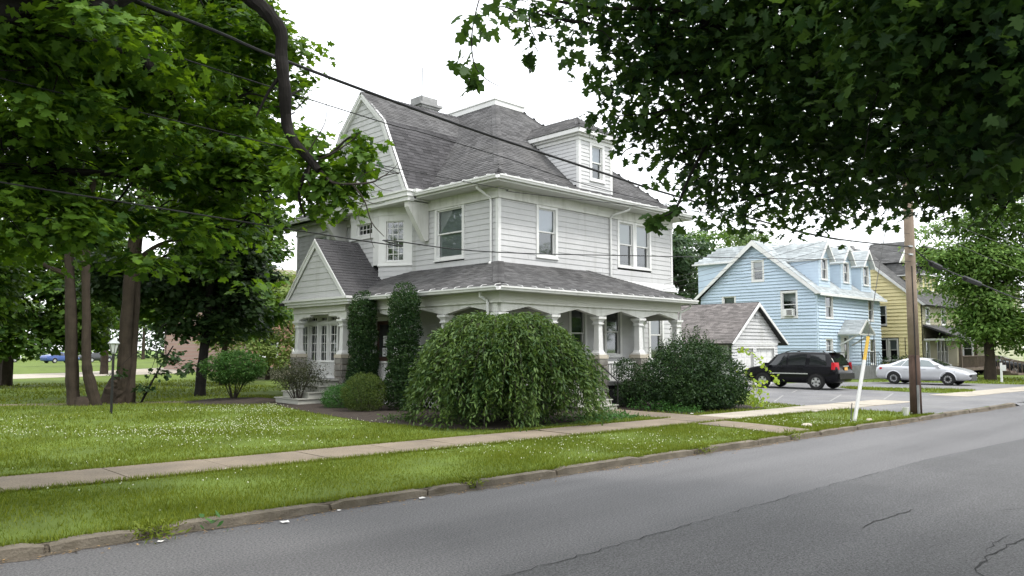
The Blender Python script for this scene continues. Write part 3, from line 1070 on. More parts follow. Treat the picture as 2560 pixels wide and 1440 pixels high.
mb.box(D0 - .28, D1 + .28, DY - .28, 22.0, 10.32, 10.5)
mb.build('cornice', M['trim'], dormer)
window(fD, H, *dwin, cas=.13, blind=.55, bm='blind_lt', proud=.045)
dx = (D0 + D1) / 2
dz0, dz1 = 10.5, 11.35
a = (D0 - .3, DY - .3, dz0)
b = (D1 + .3, DY - .3, dz0)
pk = (dx, DY + .95, dz1)
bk = (dx, 23.2, dz1)
roof_slope(H, a, b, pk, pk, M['shingle'])
roof_slope(H, (D0 - .3, 21.9, dz0), a, pk, bk, M['shingle'])
roof_slope(H, b, (D1 + .3, 21.9, dz0), bk, pk, M['shingle'])
hipcap(H, a, pk, (1, 0, 0), (0, 1, 0), M['shingle'], w=.18)
hipcap(H, pk, (dx, 22.6, dz1), (-1, 0, -.6), (1, 0, -.6), M['shingle'], w=.15)

# chimney and mast
mb = MB()
CX, CY = 22.95, 29.6
mb.box(CX - .5, CX + .5, CY - .42, CY + .42, 9.5, 13.65)
mb.box(CX - .58, CX + .58, CY - .5, CY + .5, 13.65, 13.75)
mb.box(CX - .68, CX + .68, CY - .6, CY + .6, 13.75, 13.87)
mb.box(CX - .5, CX + .5, CY - .42, CY + .42, 13.87, 14.2)
ch = mb.build('chimney', M['chim'], H)
MB().tube([(CX - .56, CY - .55, 12.6), (CX - .56, CY - .55, 15.5)], .025, 6).build('mast', M['wire_grey'], ch)

# ------------------------------------------------------------------ porch (parts of the grey house)
PX, PY = 16.36, 17.3
mb = MB()
mb.box(PX - .22, 26.1, PY - .22, YW - .05, .82, .95)
mb.box(PX - .22, XW - .05, YW - .04, 30.2, .82, .948)
mb.box(15.8, PX - .23, 25.1, 29.1, .82, .946)
mb.build('porch_floor', M['floorgrey'], H)
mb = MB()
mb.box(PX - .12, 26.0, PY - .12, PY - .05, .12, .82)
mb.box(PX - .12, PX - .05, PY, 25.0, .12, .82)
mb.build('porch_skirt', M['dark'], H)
lat = MB()
for k in range(26):
    y = 19.6 + k * .21
    for s in (-1, 1):
        bar(lat, (PX - .14 - .012 * s, y, .15), (PX - .14 - .012 * s, y + s * .55, .80), .035, .008, (1, 0, 0))
lat.build('lattice', M['trim'], H)['kind'] = 'stuff'
MB().box(PX - .05, XW + .1, PY - .05, 30.0, 3.82, 3.86).box(XW + .1, 26.0, PY - .05, YW - .05, 3.82, 3.86).build('porch_ceiling', M['ceil'], H)
# beams: upper board and arched fascia
ub = MB()
ub.box(PX - .15, 26.0, PY - .15, PY + .12, 3.53, 3.83)
ub.box(PX - .15, PX + .12, PY + .12, 25.2, 3.53, 3.83)
ub.box(15.86, 16.12, 25.1, 29.0, 3.53, 3.83)
ub.box(16.12, PX - .16, 25.1, 25.36, 3.53, 3.828)
ub.build('porch_beam', M['porchbeam'], H)
md = MB()
md.box(PX - .17, 26.02, PY - .17, PY - .15, 3.50, 3.545)
md.box(PX - .17, PX - .15, PY - .15, 25.1, 3.50, 3.545)
md.box(15.835, 15.855, 25.09, 29.0, 3.50, 3.545)
md.build('beam_moulding', M['trim2'], H)


def arched(parent, A, B, h0=3.22, h1=3.42, top=3.53, th=.2, flat=.0, name='arched_fascia'):
    A, B = Vector(A), Vector(B)
    t = (B - A).normalized()
    L = (B - A).length
    s = t.cross(Vector((0, 0, 1))) * th / 2
    P = lambda u, z: A + t * u + Vector((0, 0, z)) - s
    mb = MB()
    for q in ([P(0, h0), P(.16, h0), P(.16, top), P(0, top)], [P(L - .16, h0), P(L, h0), P(L, top), P(L - .16, top)],
              [P(.16, h0), P(L / 2, h1), P(L / 2, top), P(.16, top)], [P(L / 2, h1), P(L - .16, h0), P(L - .16, top), P(L / 2, top)]):
        mb.prism(q, s * 2)
    return mb.build(name, M['trim2'], parent)


colR = [16.36, 18.72, 21.1, 23.42, 25.85]
colL = [17.3, 19.85, 22.4, 25.2]
for a, b in zip(colR, colR[1:]):
    arched(H, (a, PY, 0), (b, PY, 0))
for a, b in zip(colL, colL[1:]):
    arched(H, (PX, b, 0), (PX, a, 0))
# the entry bay has a stepped, flatter opening
mb = MB()
for y0, y1, z in ((25.1, 25.55, 3.2), (25.55, 25.75, 3.27), (25.75, 26.35, 3.33), (26.35, 27.75, 3.42), (27.75, 28.35, 3.33), (28.35, 28.6, 3.27), (28.6, 29.0, 3.2)):
    mb.box(15.9, 16.08, y0 + .001, y1, z, 3.53)
mb.build('arched_fascia', M['trim2'], H)


def column(cx, cy, z0=.95, zb=1.75, ztop=3.2, pier=True):
    if pier:
        p = MB()
        p.box(cx - .22, cx + .22, cy - .22, cy + .22, .1, zb)
        po = p.build('pier', M['mortar'], H)
        for r in range(7):
            for (ax, sgn) in (('x', -1), ('y', -1)):      # the two faces turned to the street and the lawn
                n = 2 if r % 2 else 1
                cuts = [-.235, random.uniform(-.08, .08), .235] if n == 2 else [-.235, .235]
                for a, b in zip(cuts, cuts[1:]):
                    h0, h1 = .1 + r * .235 + .008, .1 + (r + 1) * .235 - .008
                    o_ = random.uniform(.022, .05)
                    q = MB()
                    if ax == 'x':
                        q.hexa([(cx + sgn * .22, cy + a + .008, h0), (cx + sgn * .22, cy + b - .008, h0), (cx + sgn * (.22 + o_), cy + b - .02, h0 + .015), (cx + sgn * (.22 + o_), cy + a + .02, h0 + .015),
                                (cx + sgn * .22, cy + a + .008, h1), (cx + sgn * .22, cy + b - .008, h1), (cx + sgn * (.22 + o_), cy + b - .02, h1 - .015), (cx + sgn * (.22 + o_), cy + a + .02, h1 - .015)])
                    else:
                        q.hexa([(cx + a + .008, cy + sgn * .22, h0), (cx + b - .008, cy + sgn * .22, h0), (cx + b - .02, cy + sgn * (.22 + o_), h0 + .015), (cx + a + .02, cy + sgn * (.22 + o_), h0 + .015),
                                (cx + a + .008, cy + sgn * .22, h1), (cx + b - .008, cy + sgn * .22, h1), (cx + b - .02, cy + sgn * (.22 + o_), h1 - .015), (cx + a + .02, cy + sgn * (.22 + o_), h1 - .015)])
                    q.build('stone', M['stone'], po)
        MB().taper(cx, cy, zb, zb + .13, .255, .245).build('pier_cap', M['stonecap'], H)
    c = MB()
    z = zb + .13 if pier else z0
    c.taper(cx, cy, z, z + .06, .20, .20)
    c.taper(cx, cy, z + .06, z + .16, .17, .12)
    c.taper(cx, cy, z + .16, 2.93, .12, .10)
    c.taper(cx, cy, 2.93, 2.97, .15, .15)
    c.taper(cx, cy, 2.97, 3.03, .125, .125)
    c.taper(cx, cy, 3.03, 3.12, .13, .185)
    c.taper(cx, cy, 3.12, ztop, .205, .205)
    c.build('column', M['trim'], H)


for x in colR:
    column(x, PY)
for y in colL[1:3]:
    column(PX, y)
column(16.0, 25.42)
column(16.0, 28.72)
column(25.85, 19.0)
baluster = MB().box(-.035, .035, -.03, .03, 1.04, 1.58).mesh('baluster', M['trim'])


def railing(A, B):
    A, B = Vector(A), Vector(B)
    mb = MB()
    bar(mb, A + Vector((0, 0, 1.61)), B + Vector((0, 0, 1.61)), .13, .07)
    bar(mb, A + Vector((0, 0, 1.0)), B + Vector((0, 0, 1.0)), .09, .08)
    o = mb.build('railing', M['trim'], H)
    L = (B - A).length
    n = int(L / .135)
    for k in range(1, n):
        inst('baluster', baluster, o, A.lerp(B, k / n))


railing((21.4, PY, 0), (23.15, PY, 0))
railing((23.7, PY, 0), (25.6, PY, 0))
railing((16.65, PY, 0), (18.45, PY, 0))
railing((PX, 20.1, 0), (PX, 22.1, 0))
railing((PX, 22.65, 0), (PX, 25.1, 0))
railing((16.0, 25.7, 0), (16.0, 27.15, 0))
# porch roof
Z0, Z1 = 3.95, 5.06
EX, EY, EXR = PX - .48, PY - .48, 26.5
tl = (XW - .02, YW - .02, Z1)
tr_ = (22.9, YW - .02, Z1)
roof_slope(H, (EX, EY, Z0), (EXR, EY, Z0), tr_, tl, M['shingle'])
roof_slope(H, (EX, 30.3, Z0), (EX, EY, Z0), tl, (XW - .02, 30.3, Z1), M['shingle'])
roof_slope(H, (EXR, EY, Z0), (EXR, YW, Z0), (22.9, YW, Z1), tr_, M['shingle'])
hipcap(H, (EX, EY, Z0), tl, (1, 0, .05), (0, 1, .05), M['shingle'], w=.26)
hipcap(H, (EXR, EY, Z0), tr_, (-1, 0, .0), (0, 1, .05), M['shingle'], w=.12)
so_ = MB()
so_.box(EX + .04, EXR - .02, EY + .04, PY - .15, 3.83, 3.87)
so_.box(EX + .04, PX - .15, PY - .15, 24.6, 3.83, 3.87)
so_.box(26.0, EXR - .02, PY - .15, YW, 3.83, 3.87)
so_.build('soffit', M['soffit'], H)
gutter((EX, EY, 3.84), (EXR + .05, EY, 3.84), H)
gutter((EX, 24.6, 3.84), (EX, EY, 3.84), H)
dsp = MB()
dsp.tube([(15.98, 17.75, 3.82), (15.98, 17.75, 3.7), (16.14, 17.62, 3.56), (16.16, 17.6, 3.45), (16.16, 17.6, .9)], .05, 8)
dsp.build('downspout', M['trim'], H)
dsp = MB()
dsp.tube([(26.4, 16.95, 3.82), (26.38, 17.0, 3.7), (26.05, 17.2, 3.5), (26.02, 17.22, 3.38), (26.02, 17.22, .2)], .05, 8)
dsp.build('downspout', M['trim'], H)
mb = MB()
mb.box(25.98, 26.02, PY + .13, YW, 3.2, 3.83)
mb.build('porch_beam_end', M['porchbeam'], H)

# entry gable over the porch
EYC, EH, EZ0, EZ1, EXF = 26.87, 2.36, 3.95, 6.36, 15.55
for s in (-1, 1):
    q = ((EXF, EYC + s * EH, EZ0), (18.3, EYC + s * EH, EZ0), (18.3, EYC, EZ1), (EXF, EYC, EZ1))
    if s > 0:
        q = (q[1], q[0], q[3], q[2])
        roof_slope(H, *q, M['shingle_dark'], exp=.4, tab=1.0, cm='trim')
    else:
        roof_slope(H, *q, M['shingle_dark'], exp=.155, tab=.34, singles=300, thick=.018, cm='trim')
fE = Fr((EXF + .1, EYC, 0), (0, -1, 0), (-1, 0, 0))
ew = lambda z: np.interp(z, [EZ0, EZ1], [EH, 0]) - .2
eg = MB().prism([(EXF + .12, EYC - EH + .1, EZ0), (EXF + .12, EYC, EZ1 - .1), (EXF + .12, EYC + EH - .1, EZ0)], (.06, 0, 0)).build('entry_gable_wall', M['siding_white'], H)
siding(fE, eg, 4.05, 6.15, .235, lambda z: -ew(z), lambda z: ew(z), M['siding_white'])
rk = MB()
for s in (-1, 1):
    a, b = Vector(fE.p(s * EH, .08, EZ0 - .02)), Vector(fE.p(0, .08, EZ1 - .02))
    rk.prism([a, b, b + Vector((0, 0, -.34)), a + Vector((0, s * .24, 0))], (-.02, 0, 0))
    rk.prism([a, b, b + Vector((0, 0, -.12)), a + Vector((0, s * .08, 0))], (-.05, 0, 0))
    bar(rk, a + Vector((.08, 0, -.06)), b + Vector((.08, 0, -.06)), .16, .05, (0, s, 1)) if False else None
rk.build('rake_board', M['trim'], H)
cn = MB()
cn.box(EXF - .06, EXF + .2, EYC - EH - .02, EYC + EH + .02, 3.94, 4.03)
cn.box(EXF + .02, EXF + .3, EYC - EH + .04, EYC + EH - .04, 3.83, 3.94)
cn.box(EXF + .1, EXF + .35, EYC - EH + .1, EYC + EH - .1, 3.74, 3.83)
cn.build('cornice', M['trim'], H)
MB().box(EXF + .1, XW, EYC - EH + .1, EYC + EH - .1, 3.86, 3.9).build('soffit', M['soffit'], H)

# front door with two notices, bay window of four casements
fl_ = fL
du0, du1 = YB - 26.5, YB - 25.4
mb = MB()
fL.box(mb, du0 - .14, du0, -.1, .05, .95, 3.35)
fL.box(mb, du1, du1 + .14, -.1, .05, .95, 3.35)
fL.box(mb, du0 - .14, du1 + .14, -.1, .055, 3.2, 3.36)
mb.build('door_frame', M['trim'], H)
mb = MB()
fL.box(mb, du0, du1, -.08, -.04, .95, 3.2)
dr = mb.build('door', M['door'], H)
mb = MB()
fL.box(mb, du0 + .17, du1 - .17, -.04, -.032, 1.75, 3.05)
mb.build('pane', M['carglass'], dr)
mb = MB()
for k in range(2):
    fL.box(mb, du0 + .17 + k * .4, du0 + .53 + k * .4, -.04, -.02, 1.1, 1.6)
mb.build('door_panel', M['door'], dr)
ntc = MB()
fL.box(ntc, du0 + .42, du0 + .72, -.03, -.022, 1.78, 2.12)
n1 = ntc.build('notice', M['paper'], dr)
ntc = MB()
fL.box(ntc, du0 + .46, du0 + .72, -.03, -.022, 2.22, 2.6)
ntc.build('notice', M['paper'], dr)
mb = MB()
for k, w in enumerate((.2, .22, .16)):
    fL.box(mb, du0 + .57 - w / 2, du0 + .57 + w / 2, -.022, -.020, 2.06 - k * .045, 2.075 - k * .045)
fL.box(mb, du0 + .54, du0 + .64, -.022, -.020, 1.845, 1.88)
mb.add([fL.p(du0 + .48, -.019, 1.862), fL.p(du0 + .545, -.019, 1.82), fL.p(du0 + .545, -.019, 1.905)], [(0, 1, 2)])
fL.box(mb, du0 + .48, du0 + .70, -.022, -.020, 2.25, 2.29)
mb.add([fL.p(du0 + .47, -.019, 2.5), fL.p(du0 + .71, -.019, 2.57), fL.p(du0 + .71, -.019, 2.555), fL.p(du0 + .47, -.019, 2.485)], [(0, 1, 2, 3)])
mb.build('printing', M['ink'], dr)

BX = 16.6
fB = Fr((BX, 29.75, 0), (0, -1, 0), (-1, 0, 0))
bw = 29.75 - 26.75
mb = MB()
mb.box(BX + .28, XW + .2, 26.8, 29.7, .95, 3.5)
bay = mb.build('bay', M['dark'], H)
mb = MB()
fB.box(mb, 0, bw, -.1, .02, .95, 1.52)
fB.box(mb, 0, bw, -.1, .03, 1.46, 1.54)
fB.box(mb, 0, bw, -.1, .06, 3.08, 3.16)
fB.box(mb, 0, bw, -.1, .02, 3.42, 3.6)
mb.box(BX + .02, XW, 26.73, 26.77, .95, 3.6)
mb.box(BX - .02, BX + .1, 26.73, 26.85, .95, 3.6)
for k in range(5):
    fB.box(mb, bw * k / 4 - .05, bw * k / 4 + .05, -.1, .055, 1.54, 3.42)
mb.build('bay_frame', M['trim'], bay)
for k in range(4):
    u0, u1 = bw * k / 4 + .05, bw * (k + 1) / 4 - .05
    window(fB, H, u0, u1, 1.54, 3.08, cas=.03, blind=0, nx=2, ny=4, sashes=1, sill=False, proud=.02)
    window(fB, H, u0, u1, 3.16, 3.42, cas=.03, blind=0, nx=2, ny=1, sashes=1, sill=False, proud=.02)

# steps
for k in range(5):
    mb = MB()
    mb.box(18.82, 20.52, 16.05 + .23 * k, PY - .24, .1 + .165 * k, .265 + .165 * k - .03)
    mb.box(18.78, 20.56, 16.02 + .23 * k, PY - .23, .235 + .165 * k, .267 + .165 * k)
    mb.build('porch_step', M['step'], H)
for k in range(4):
    mb = MB()
    mb.box(14.1 + .42 * k, 15.78, 25.3, 26.95 + .25 * k, .1 + .21 * k, .275 + .21 * k)
    mb.box(14.05 + .42 * k, 15.79, 25.25, 27.0 + .25 * k, .275 + .21 * k, .31 + .21 * k)
    mb.build('entry_step', M['step'], H)
hr = MB()
hr.tube([(20.62, 16.1, .1), (20.62, 16.1, 1.0)], .025, 6)
hr.tube([(20.62, 16.0, .95), (20.62, 17.1, 1.75)], .025, 6)
hr.tube([(20.62, 16.75, .4), (20.62, 16.75, 1.5)], .02, 6)
hr.build('handrail', M['blackmetal'], H)

# ------------------------------------------------------------------ garage
G = thing('garage', 'small grey gabled garage with two white overhead doors beside blue house', 'garage', (39, 21.1, .1))
GA, GB, GYF, GYB = 36.55, 41.55, 21.1, 27.0
gz, gapex, gxc = 2.42, 4.6, 39.04
fG1 = Fr((GA, GYF, 0), (1, 0, 0), (0, -1, 0))
mb = MB()
mb.box(GA + .05, GB - .05, GYF + .2, GYB, .1, gz)
mb.prism([(GA + .1, GYF + .12, gz), (GB - .1, GYF + .12, gz), (gxc, GYF + .12, gapex - .12)], (0, .1, 0))
gw_ = mb.build('wall', M['siding_white'], G)
siding(fG1, gw_, .15, 2.3, .16, .02, GB - GA - .02, M['siding_white'], [(.62, 2.22, 0, 2.17), (2.55, 4.55, 0, 2.17)], thick=.05)
gl = lambda z: np.interp(z, [gz, gapex], [-.3, gxc - GA]) + .22
gr = lambda z: np.interp(z, [gz, gapex], [GB - GA + .55, gxc - GA]) - .22
siding(fG1, gw_, 2.42, gapex - .1, .19, gl, gr, M['siding'], thick=.06)
mb = MB()
fG1.box(mb, 0, GB - GA, -.02, .05, 2.3, 2.42)
mb.build('fascia', M['trim'], G)
for a, b in ((.62, 2.22), (2.55, 4.55)):
    mb = MB()
    fG1.box(mb, a, b, -.12, -.1, .11, 2.1)
    d_ = mb.build('garage_door', M['trim'], G)
    for r in range(4):
        for c_ in range(3):
            q = MB()
            w_ = (b - a) / 3
            fG1.box(q, a + c_ * w_ + .06, a + (c_ + 1) * w_ - .06, -.1, -.085, .16 + r * .49, .16 + r * .49 + .4)
            q.build('panel', M['trim'], d_)
    mb = MB()
    fG1.box(mb, a - .09, a, -.1, .04, .11, 2.2)
    fG1.box(mb, b, b + .09, -.1, .04, .11, 2.2)
    fG1.box(mb, a, b, -.1, .038, 2.1, 2.2)
    mb.build('door_frame', M['trim'], G)
roof_slope(G, (GA - .45, GYB, gz - .06), (GA - .45, GYF - .3, gz - .06), (gxc, GYF - .3, gapex), (gxc, GYB, gapex), M['shingle_tan'])
roof_slope(G, (GB + .75, GYF - .3, gz - .06), (GB + .75, GYB, gz - .06), (gxc, GYB, gapex), (gxc, GYF - .3, gapex), M['shingle_tan'], exp=.3, tab=.8)
mb = MB()
for e_, s in ((GA - .45, 1), (GB + .75, -1)):
    a, b = Vector((e_, GYF - .31, gz - .08)), Vector((gxc, GYF - .31, gapex - .02))
    mb.prism([a, b, b + Vector((0, 0, -.2)), a + Vector((s * .16, 0, -.02))], (0, -.04, 0))
mb.build('rake_board', M['trim'], G)
mb = MB()
for s in (-.1, .1):
    mb.tube([(gxc + s * .3, GYF - .05, 3.95), (gxc + s, GYF - .2, 3.85)], [.03, .06], 8)
mb.build('flood_light', M['lampgrey'], G)

# ------------------------------------------------------------------ blue house
B = thing('blue_house', 'light blue clapboard house with three front dormers and white trim', 'house', (48.8, 22, .1))
BX0, BX1, BY0, BY1, BZE, BZA, BYR = 48.8, 59.15, 22.0, 30.5, 5.72, 9.45, 26.25
fb = Fr((BX0, BY0, 0), (1, 0, 0), (0, -1, 0))
fg = Fr((BX0, BY1, 0), (0, -1, 0), (-1, 0, 0))
mb = MB()
mb.box(BX0 + .26, BX1 - .05, BY0 + .26, BY1 - .05, .1, BZE)
mb.prism([(BX0 + .26, BY0 + .3, BZE), (BX0 + .26, BY1 - .3, BZE), (BX0 + .26, BYR, BZA - .2)], (BX1 - BX0 - .4, 0, 0))
bw_ = mb.build('wall', M['dark'], B)
bo_f = [(1.1, 2.3, 4.05, 5.62), (8.1, 9.1, 4.05, 5.62), (1.0, 2.1, 1.8, 2.75), (3.3, 4.6, .9, 3.0), (8.2, 9.2, .95, 2.85)]
bo_g = [(BY1 - 26.5, BY1 - 25.55, 6.62, 8.1), (BY1 - 24.45, BY1 - 23.25, 4.1, 5.88), (BY1 - 28.8, BY1 - 27.7, 4.1, 5.8)]
siding(fb, bw_, .6, BZE, .215, .06, BX1 - BX0, M['blue'], bo_f, thick=.085)
siding(fg, bw_, .6, BZE, .215, .02, BY1 - BY0 - .06, M['blue'], bo_g, thick=.085)
half = (BY1 - BY0) / 2
siding(fg, bw_, BZE, BZA - .3, .215, lambda z: np.interp(z, [BZE, BZA], [0, half]) + .1, lambda z: np.interp(z, [BZE, BZA], [2 * half, half]) - .1, M['blue'], bo_g, thick=.085)
mb = MB()
mb.box(BX0 - .03, BX0 + .07, BY0 - .03, BY0 + .07, .6, BZE)
mb.build('corner_board', M['bluedk'], B)
mb = MB().box(BX0 + .05, BX1, BY0 + .05, BY1, .1, .62)
mb.build('foundation', M['chim'], B)
for q in bo_f[:2] + bo_f[4:]:
    window(fb, B, *q, cas=.09, blind=.0 if q[2] > 3 else .4)
window(fb, B, *bo_f[2], cas=.08, blind=0, nx=2, ny=2, sashes=1)
for q in bo_g:
    window(fg, B, *q, cas=.13, blind=.35)
ov = .38
roof_slope(B, (BX0 - .35, BY0 - ov, BZE - .1), (BX1 + .35, BY0 - ov, BZE - .1), (BX1 + .35, BYR, BZA), (BX0 - .35, BYR, BZA), M['shingle_lt'], exp=.16, tab=.4, cm='trim')
roof_slope(B, (BX1 + .35, BY1 + ov, BZE - .1), (BX0 - .35, BY1 + ov, BZE - .1), (BX0 - .35, BYR, BZA), (BX1 + .35, BYR, BZA), M['shingle_lt'], exp=.4, tab=1)
mb = MB()
for e_, s in ((BY0 - ov, 1), (BY1 + ov, -1)):
    a, b = Vector((BX0 - .36, e_, BZE - .12)), Vector((BX0 - .36, BYR, BZA - .02))
    mb.prism([a, b, b + Vector((0, 0, -.36)), a + Vector((0, s * .25, -.03))], (-.05, 0, 0))
mb.box(BX0 - .35, BX1 + .35, BY0 - ov - .06, BY0 - ov, BZE - .24, BZE - .08)
mb.build('rake_board', M['trim'], B)
MB().box(BX0 - .3, BX1 + .3, BY0 - ov, BY0 + .05, BZE - .16, BZE - .12).build('soffit', M['trim2'], B)


def gable_dormer(x0, x1, yf, z0, zt, za, rot=1):
    f = Fr((x0, yf, 0), (1, 0, 0), (0, -1, 0))
    w = x1 - x0
    mb = MB()
    mb.box(x0 + .05, x1 - .05, yf + .22, BYR, z0 - .4, zt)
    mb.prism([(x0 + .06, yf + .15, zt), (x1 - .06, yf + .15, zt), ((x0 + x1) / 2, yf + .15, za - .1)], (0, .2, 0))
    d = mb.build('dormer', M['blue'], B)
    win = (w * .22, w * .78, z0 + .45, zt + .05)
    siding(f, d, z0, zt, .2, .0, w, M['blue'], [win])
    siding(f, d, zt, za - .15, .2, lambda z: np.interp(z, [zt, za], [0, w / 2]), lambda z: np.interp(z, [zt, za], [w, w / 2]), M['blue'], [win])
    fs = Fr((x0, BYR, 0), (0, -1, 0), (-1, 0, 0))
    L = BYR - yf
    siding(fs, d, z0, zt, .2, lambda z: max(0, L - (z - z0 + .25) / .88 - .05), L, M['blue'])
    window(f, B, *win, cas=.08, blind=0)
    xm = (x0 + x1) / 2
    a = .22
    roof_slope(B, (x0 - a, BYR, zt - .1), (x0 - a, yf - .3, zt - .1), (xm, yf - .3, za), (xm, BYR, za), M['shingle_lt'], exp=.16, tab=.4, cm='trim')
    roof_slope(B, (x1 + a, yf - .3, zt - .1), (x1 + a, BYR, zt - .1), (xm, BYR, za), (xm, yf - .3, za), M['shingle_lt'], exp=.3, tab=.8, cm='trim')
    mb = MB()
    for e_, s in ((x0 - a, 1), (x1 + a, -1)):
        p, q = Vector((e_, yf - .31, zt - .12)), Vector((xm, yf - .31, za - .02))
        mb.prism([p, q, q + Vector((0, 0, -.24)), p + Vector((s * .14, 0, -.02))], (0, -.04, 0))
    mb.build('rake_board', M['trim'], d)


for x0 in (49.65, 53.1, 56.55):
    gable_dormer(x0, x0 + 1.75, 22.25, 6.15, 8.0, 9.2)
# a rear dormer whose end shows over the far roof edge
mb = MB().box(49.6, 56, 28.0, 31.2, 6.0, 8.25)
mb.build('rear_dormer', M['blue'], B)
roof_slope(B, (49.3, 31.5, 8.2), (49.3, 28.0, 8.2), (49.9, 27.0, 9.3), (49.9, 29.6, 9.3), M['shingle_lt'], exp=.2, tab=.5)
MB().box(49.25, 56.2, 27.8, 31.5, 8.12, 8.22).build('fascia', M['trim'], B)
# door, canopy, steps
mb = MB()
fb.box(mb, 3.35, 4.0, -.06, -.02, .95, 2.95)
mb.build('door', M['trim'], B)
mb = MB()
fb.box(mb, 4.0, 4.55, -.08, -.04, .95, 2.95)
mb.build('storm_door', M['trim2'], B)
mb = MB()
fb.box(mb, 4.1, 4.45, -.035, -.03, 1.4, 2.8)
mb.build('pane', M['carglass'], B)
mb = MB()
fb.box(mb, 3.27, 3.35, -.05, .05, .95, 3.05)
fb.box(mb, 4.55, 4.63, -.05, .05, .95, 3.05)
fb.box(mb, 3.27, 4.63, -.05, .05, 2.95, 3.06)
mb.build('door_frame', M['trim'], B)
cx0, cx1, cy0 = BX0 + 2.8, BX0 + 5.4, BY0 - 1.5
cm_ = (cx0 + cx1) / 2
roof_slope(B, (cx0, BY0, 3.05), (cx0, cy0, 3.05), (cm_, cy0, 4.0), (cm_, BY0, 4.0), M['shingle_lt'], exp=.16, tab=.4, cm='trim')
roof_slope(B, (cx1, cy0, 3.05), (cx1, BY0, 3.05), (cm_, BY0, 4.0), (cm_, cy0, 4.0), M['shingle_lt'], exp=.16, tab=.4, cm='trim')
mb = MB()
bar(mb, (cx0, cy0, 3.0), (cm_, cy0, 3.95), .06, .12)
bar(mb, (cx1, cy0, 3.0), (cm_, cy0, 3.95), .06, .12)
bar(mb, (cx0 + .1, cy0 + .02, 3.02), (cx1 - .1, cy0 + .02, 3.02), .06, .1)
bar(mb, (cx0 + .3, BY0 - .05, 2.3), (cx0 + .3, cy0 + .2, 3.0), .08, .1)
bar(mb, (cx1 - .3, BY0 - .05, 2.3), (cx1 - .3, cy0 + .2, 3.0), .08, .1)
mb.build('canopy_frame', M['trim2'], B)
mb = MB().box(cx0 + .2, cx1 + .3, cy0 - .1, BY0 - .02, .1, .95)
mb.build('porch_floor', M['chim'], B)
for k in range(4):
    MB().box(cx1 + .3, cx1 + .62 + .32 * (3 - k), cy0 - .1, BY0 - .4, .1 + .19 * k, .29 + .19 * k).build('porch_step', M['step'], B)
mb = MB()
for k in range(9):
    x = cx0 + .25 + k * .32
    mb.tube([(x, cy0 - .05, .95), (x, cy0 - .05, 1.85)], .02, 5)
mb.tube([(cx0 + .25, cy0 - .05, 1.85), (cx1 + .3, cy0 - .05, 1.85), (cx1 + 1.4, cy0 - .05, 1.1)], .025, 5)
mb.tube([(cx1 + 1.4, cy0 - .05, .1), (cx1 + 1.4, cy0 - .05, 1.1)], .02, 5)
for k in range(2):
    mb.tube([(cx0 + .4 + 2.1 * k, cy0 + .05, .95), (cx0 + .4 + 2.1 * k, cy0 + .05, 3.0)], .025, 5)
mb.build('handrail', M['blackmetal'], B)
ac = thing('air_conditioner', 'white window air conditioner in the side wall of the blue house', 'appliance', (48.75, 23.85, 4.2))
mb = MB().box(48.5, 49.0, 23.5, 24.2, 4.22, 4.68)
mb.build('case', M['trim'], ac)
mb = MB()
for k in range(6):
    mb.box(48.485, 48.498, 23.56, 23.92, 4.27 + k * .06, 4.30 + k * .06)
mb.build('grille', M['blackmetal'], ac)

# ------------------------------------------------------------------ yellow house
Yh = thing('yellow_house', 'pale yellow clapboard house with dark shingle roof and shaded porch', 'house', (61.8, 20, .1))
fy = Fr((61.8, 20, 0), (1, 0, 0), (0, -1, 0))
fys = Fr((61.8, 29.6, 0), (0, -1, 0), (-1, 0, 0))
mb = MB()
mb.box(62.05, 70, 20.26, 29.6, .1, 5.5)
mb.prism([(62.06, 20.3, 5.5), (62.06, 29.3, 5.5), (62.06, 24.8, 9.6)], (7.9, 0, 0))
yw = mb.build('wall', M['dark'], Yh)
yo = [(29.6 - 23.1, 29.6 - 22.45, 3.85, 5.4), (29.6 - 23.1, 29.6 - 21.65, 1.15, 2.85)]
siding(fys, yw, .5, 5.5, .27, 0, 9.55, M['yellow'], yo, thick=.09)
siding(fys, yw, 5.5, 9.6, .27, lambda z: np.interp(z, [5.5, 9.9], [0, 4.8]), lambda z: np.interp(z, [5.5, 9.9], [9.6, 4.8]) - .1, M['yellow'], thick=.09)
yof = [(.7, 1.6, 3.9, 5.2), (4.2, 5.2, 3.9, 5.3), (.5, 1.4, .9, 2.7), (3.0, 5.5, .9, 2.8)]
siding(fy, yw, .5, 5.5, .2, .05, 8.2, M['yellow_shade'], yof)  # shaded front: the shade is painted into the board colour
window(fys, Yh, *yo[0], cas=.1, blind=.5)
window(fys, Yh, 29.6 - 22.45, 29.6 - 21.7, 1.15, 2.85, cas=.1, blind=.5)
window(fys, Yh, 29.6 - 23.1, 29.6 - 22.5, 1.15, 2.85, cas=.08, blind=0)
window(fy, Yh, *yof[0], cas=.1, blind=.3)
window(fy, Yh, *yof[1], cas=.1, blind=.3)
window(fy, Yh, *yof[2], cas=.08, blind=0)
for k in range(3):
    window(fy, Yh, 3.0 + k * .85, 3.8 + k * .85, .9, 2.8, cas=.07, blind=0)
roof_slope(Yh, (61.35, 19.55, 5.3), (70.4, 19.55, 5.3), (70.4, 24.8, 9.95), (61.35, 24.8, 9.95), M['shingle_chr'], exp=.18, tab=.45)
roof_slope(Yh, (70.4, 30.05, 5.3), (61.35, 30.05, 5.3), (61.35, 24.8, 9.95), (70.4, 24.8, 9.95), M['shingle_chr'], exp=.5, tab=1)
mb = MB()
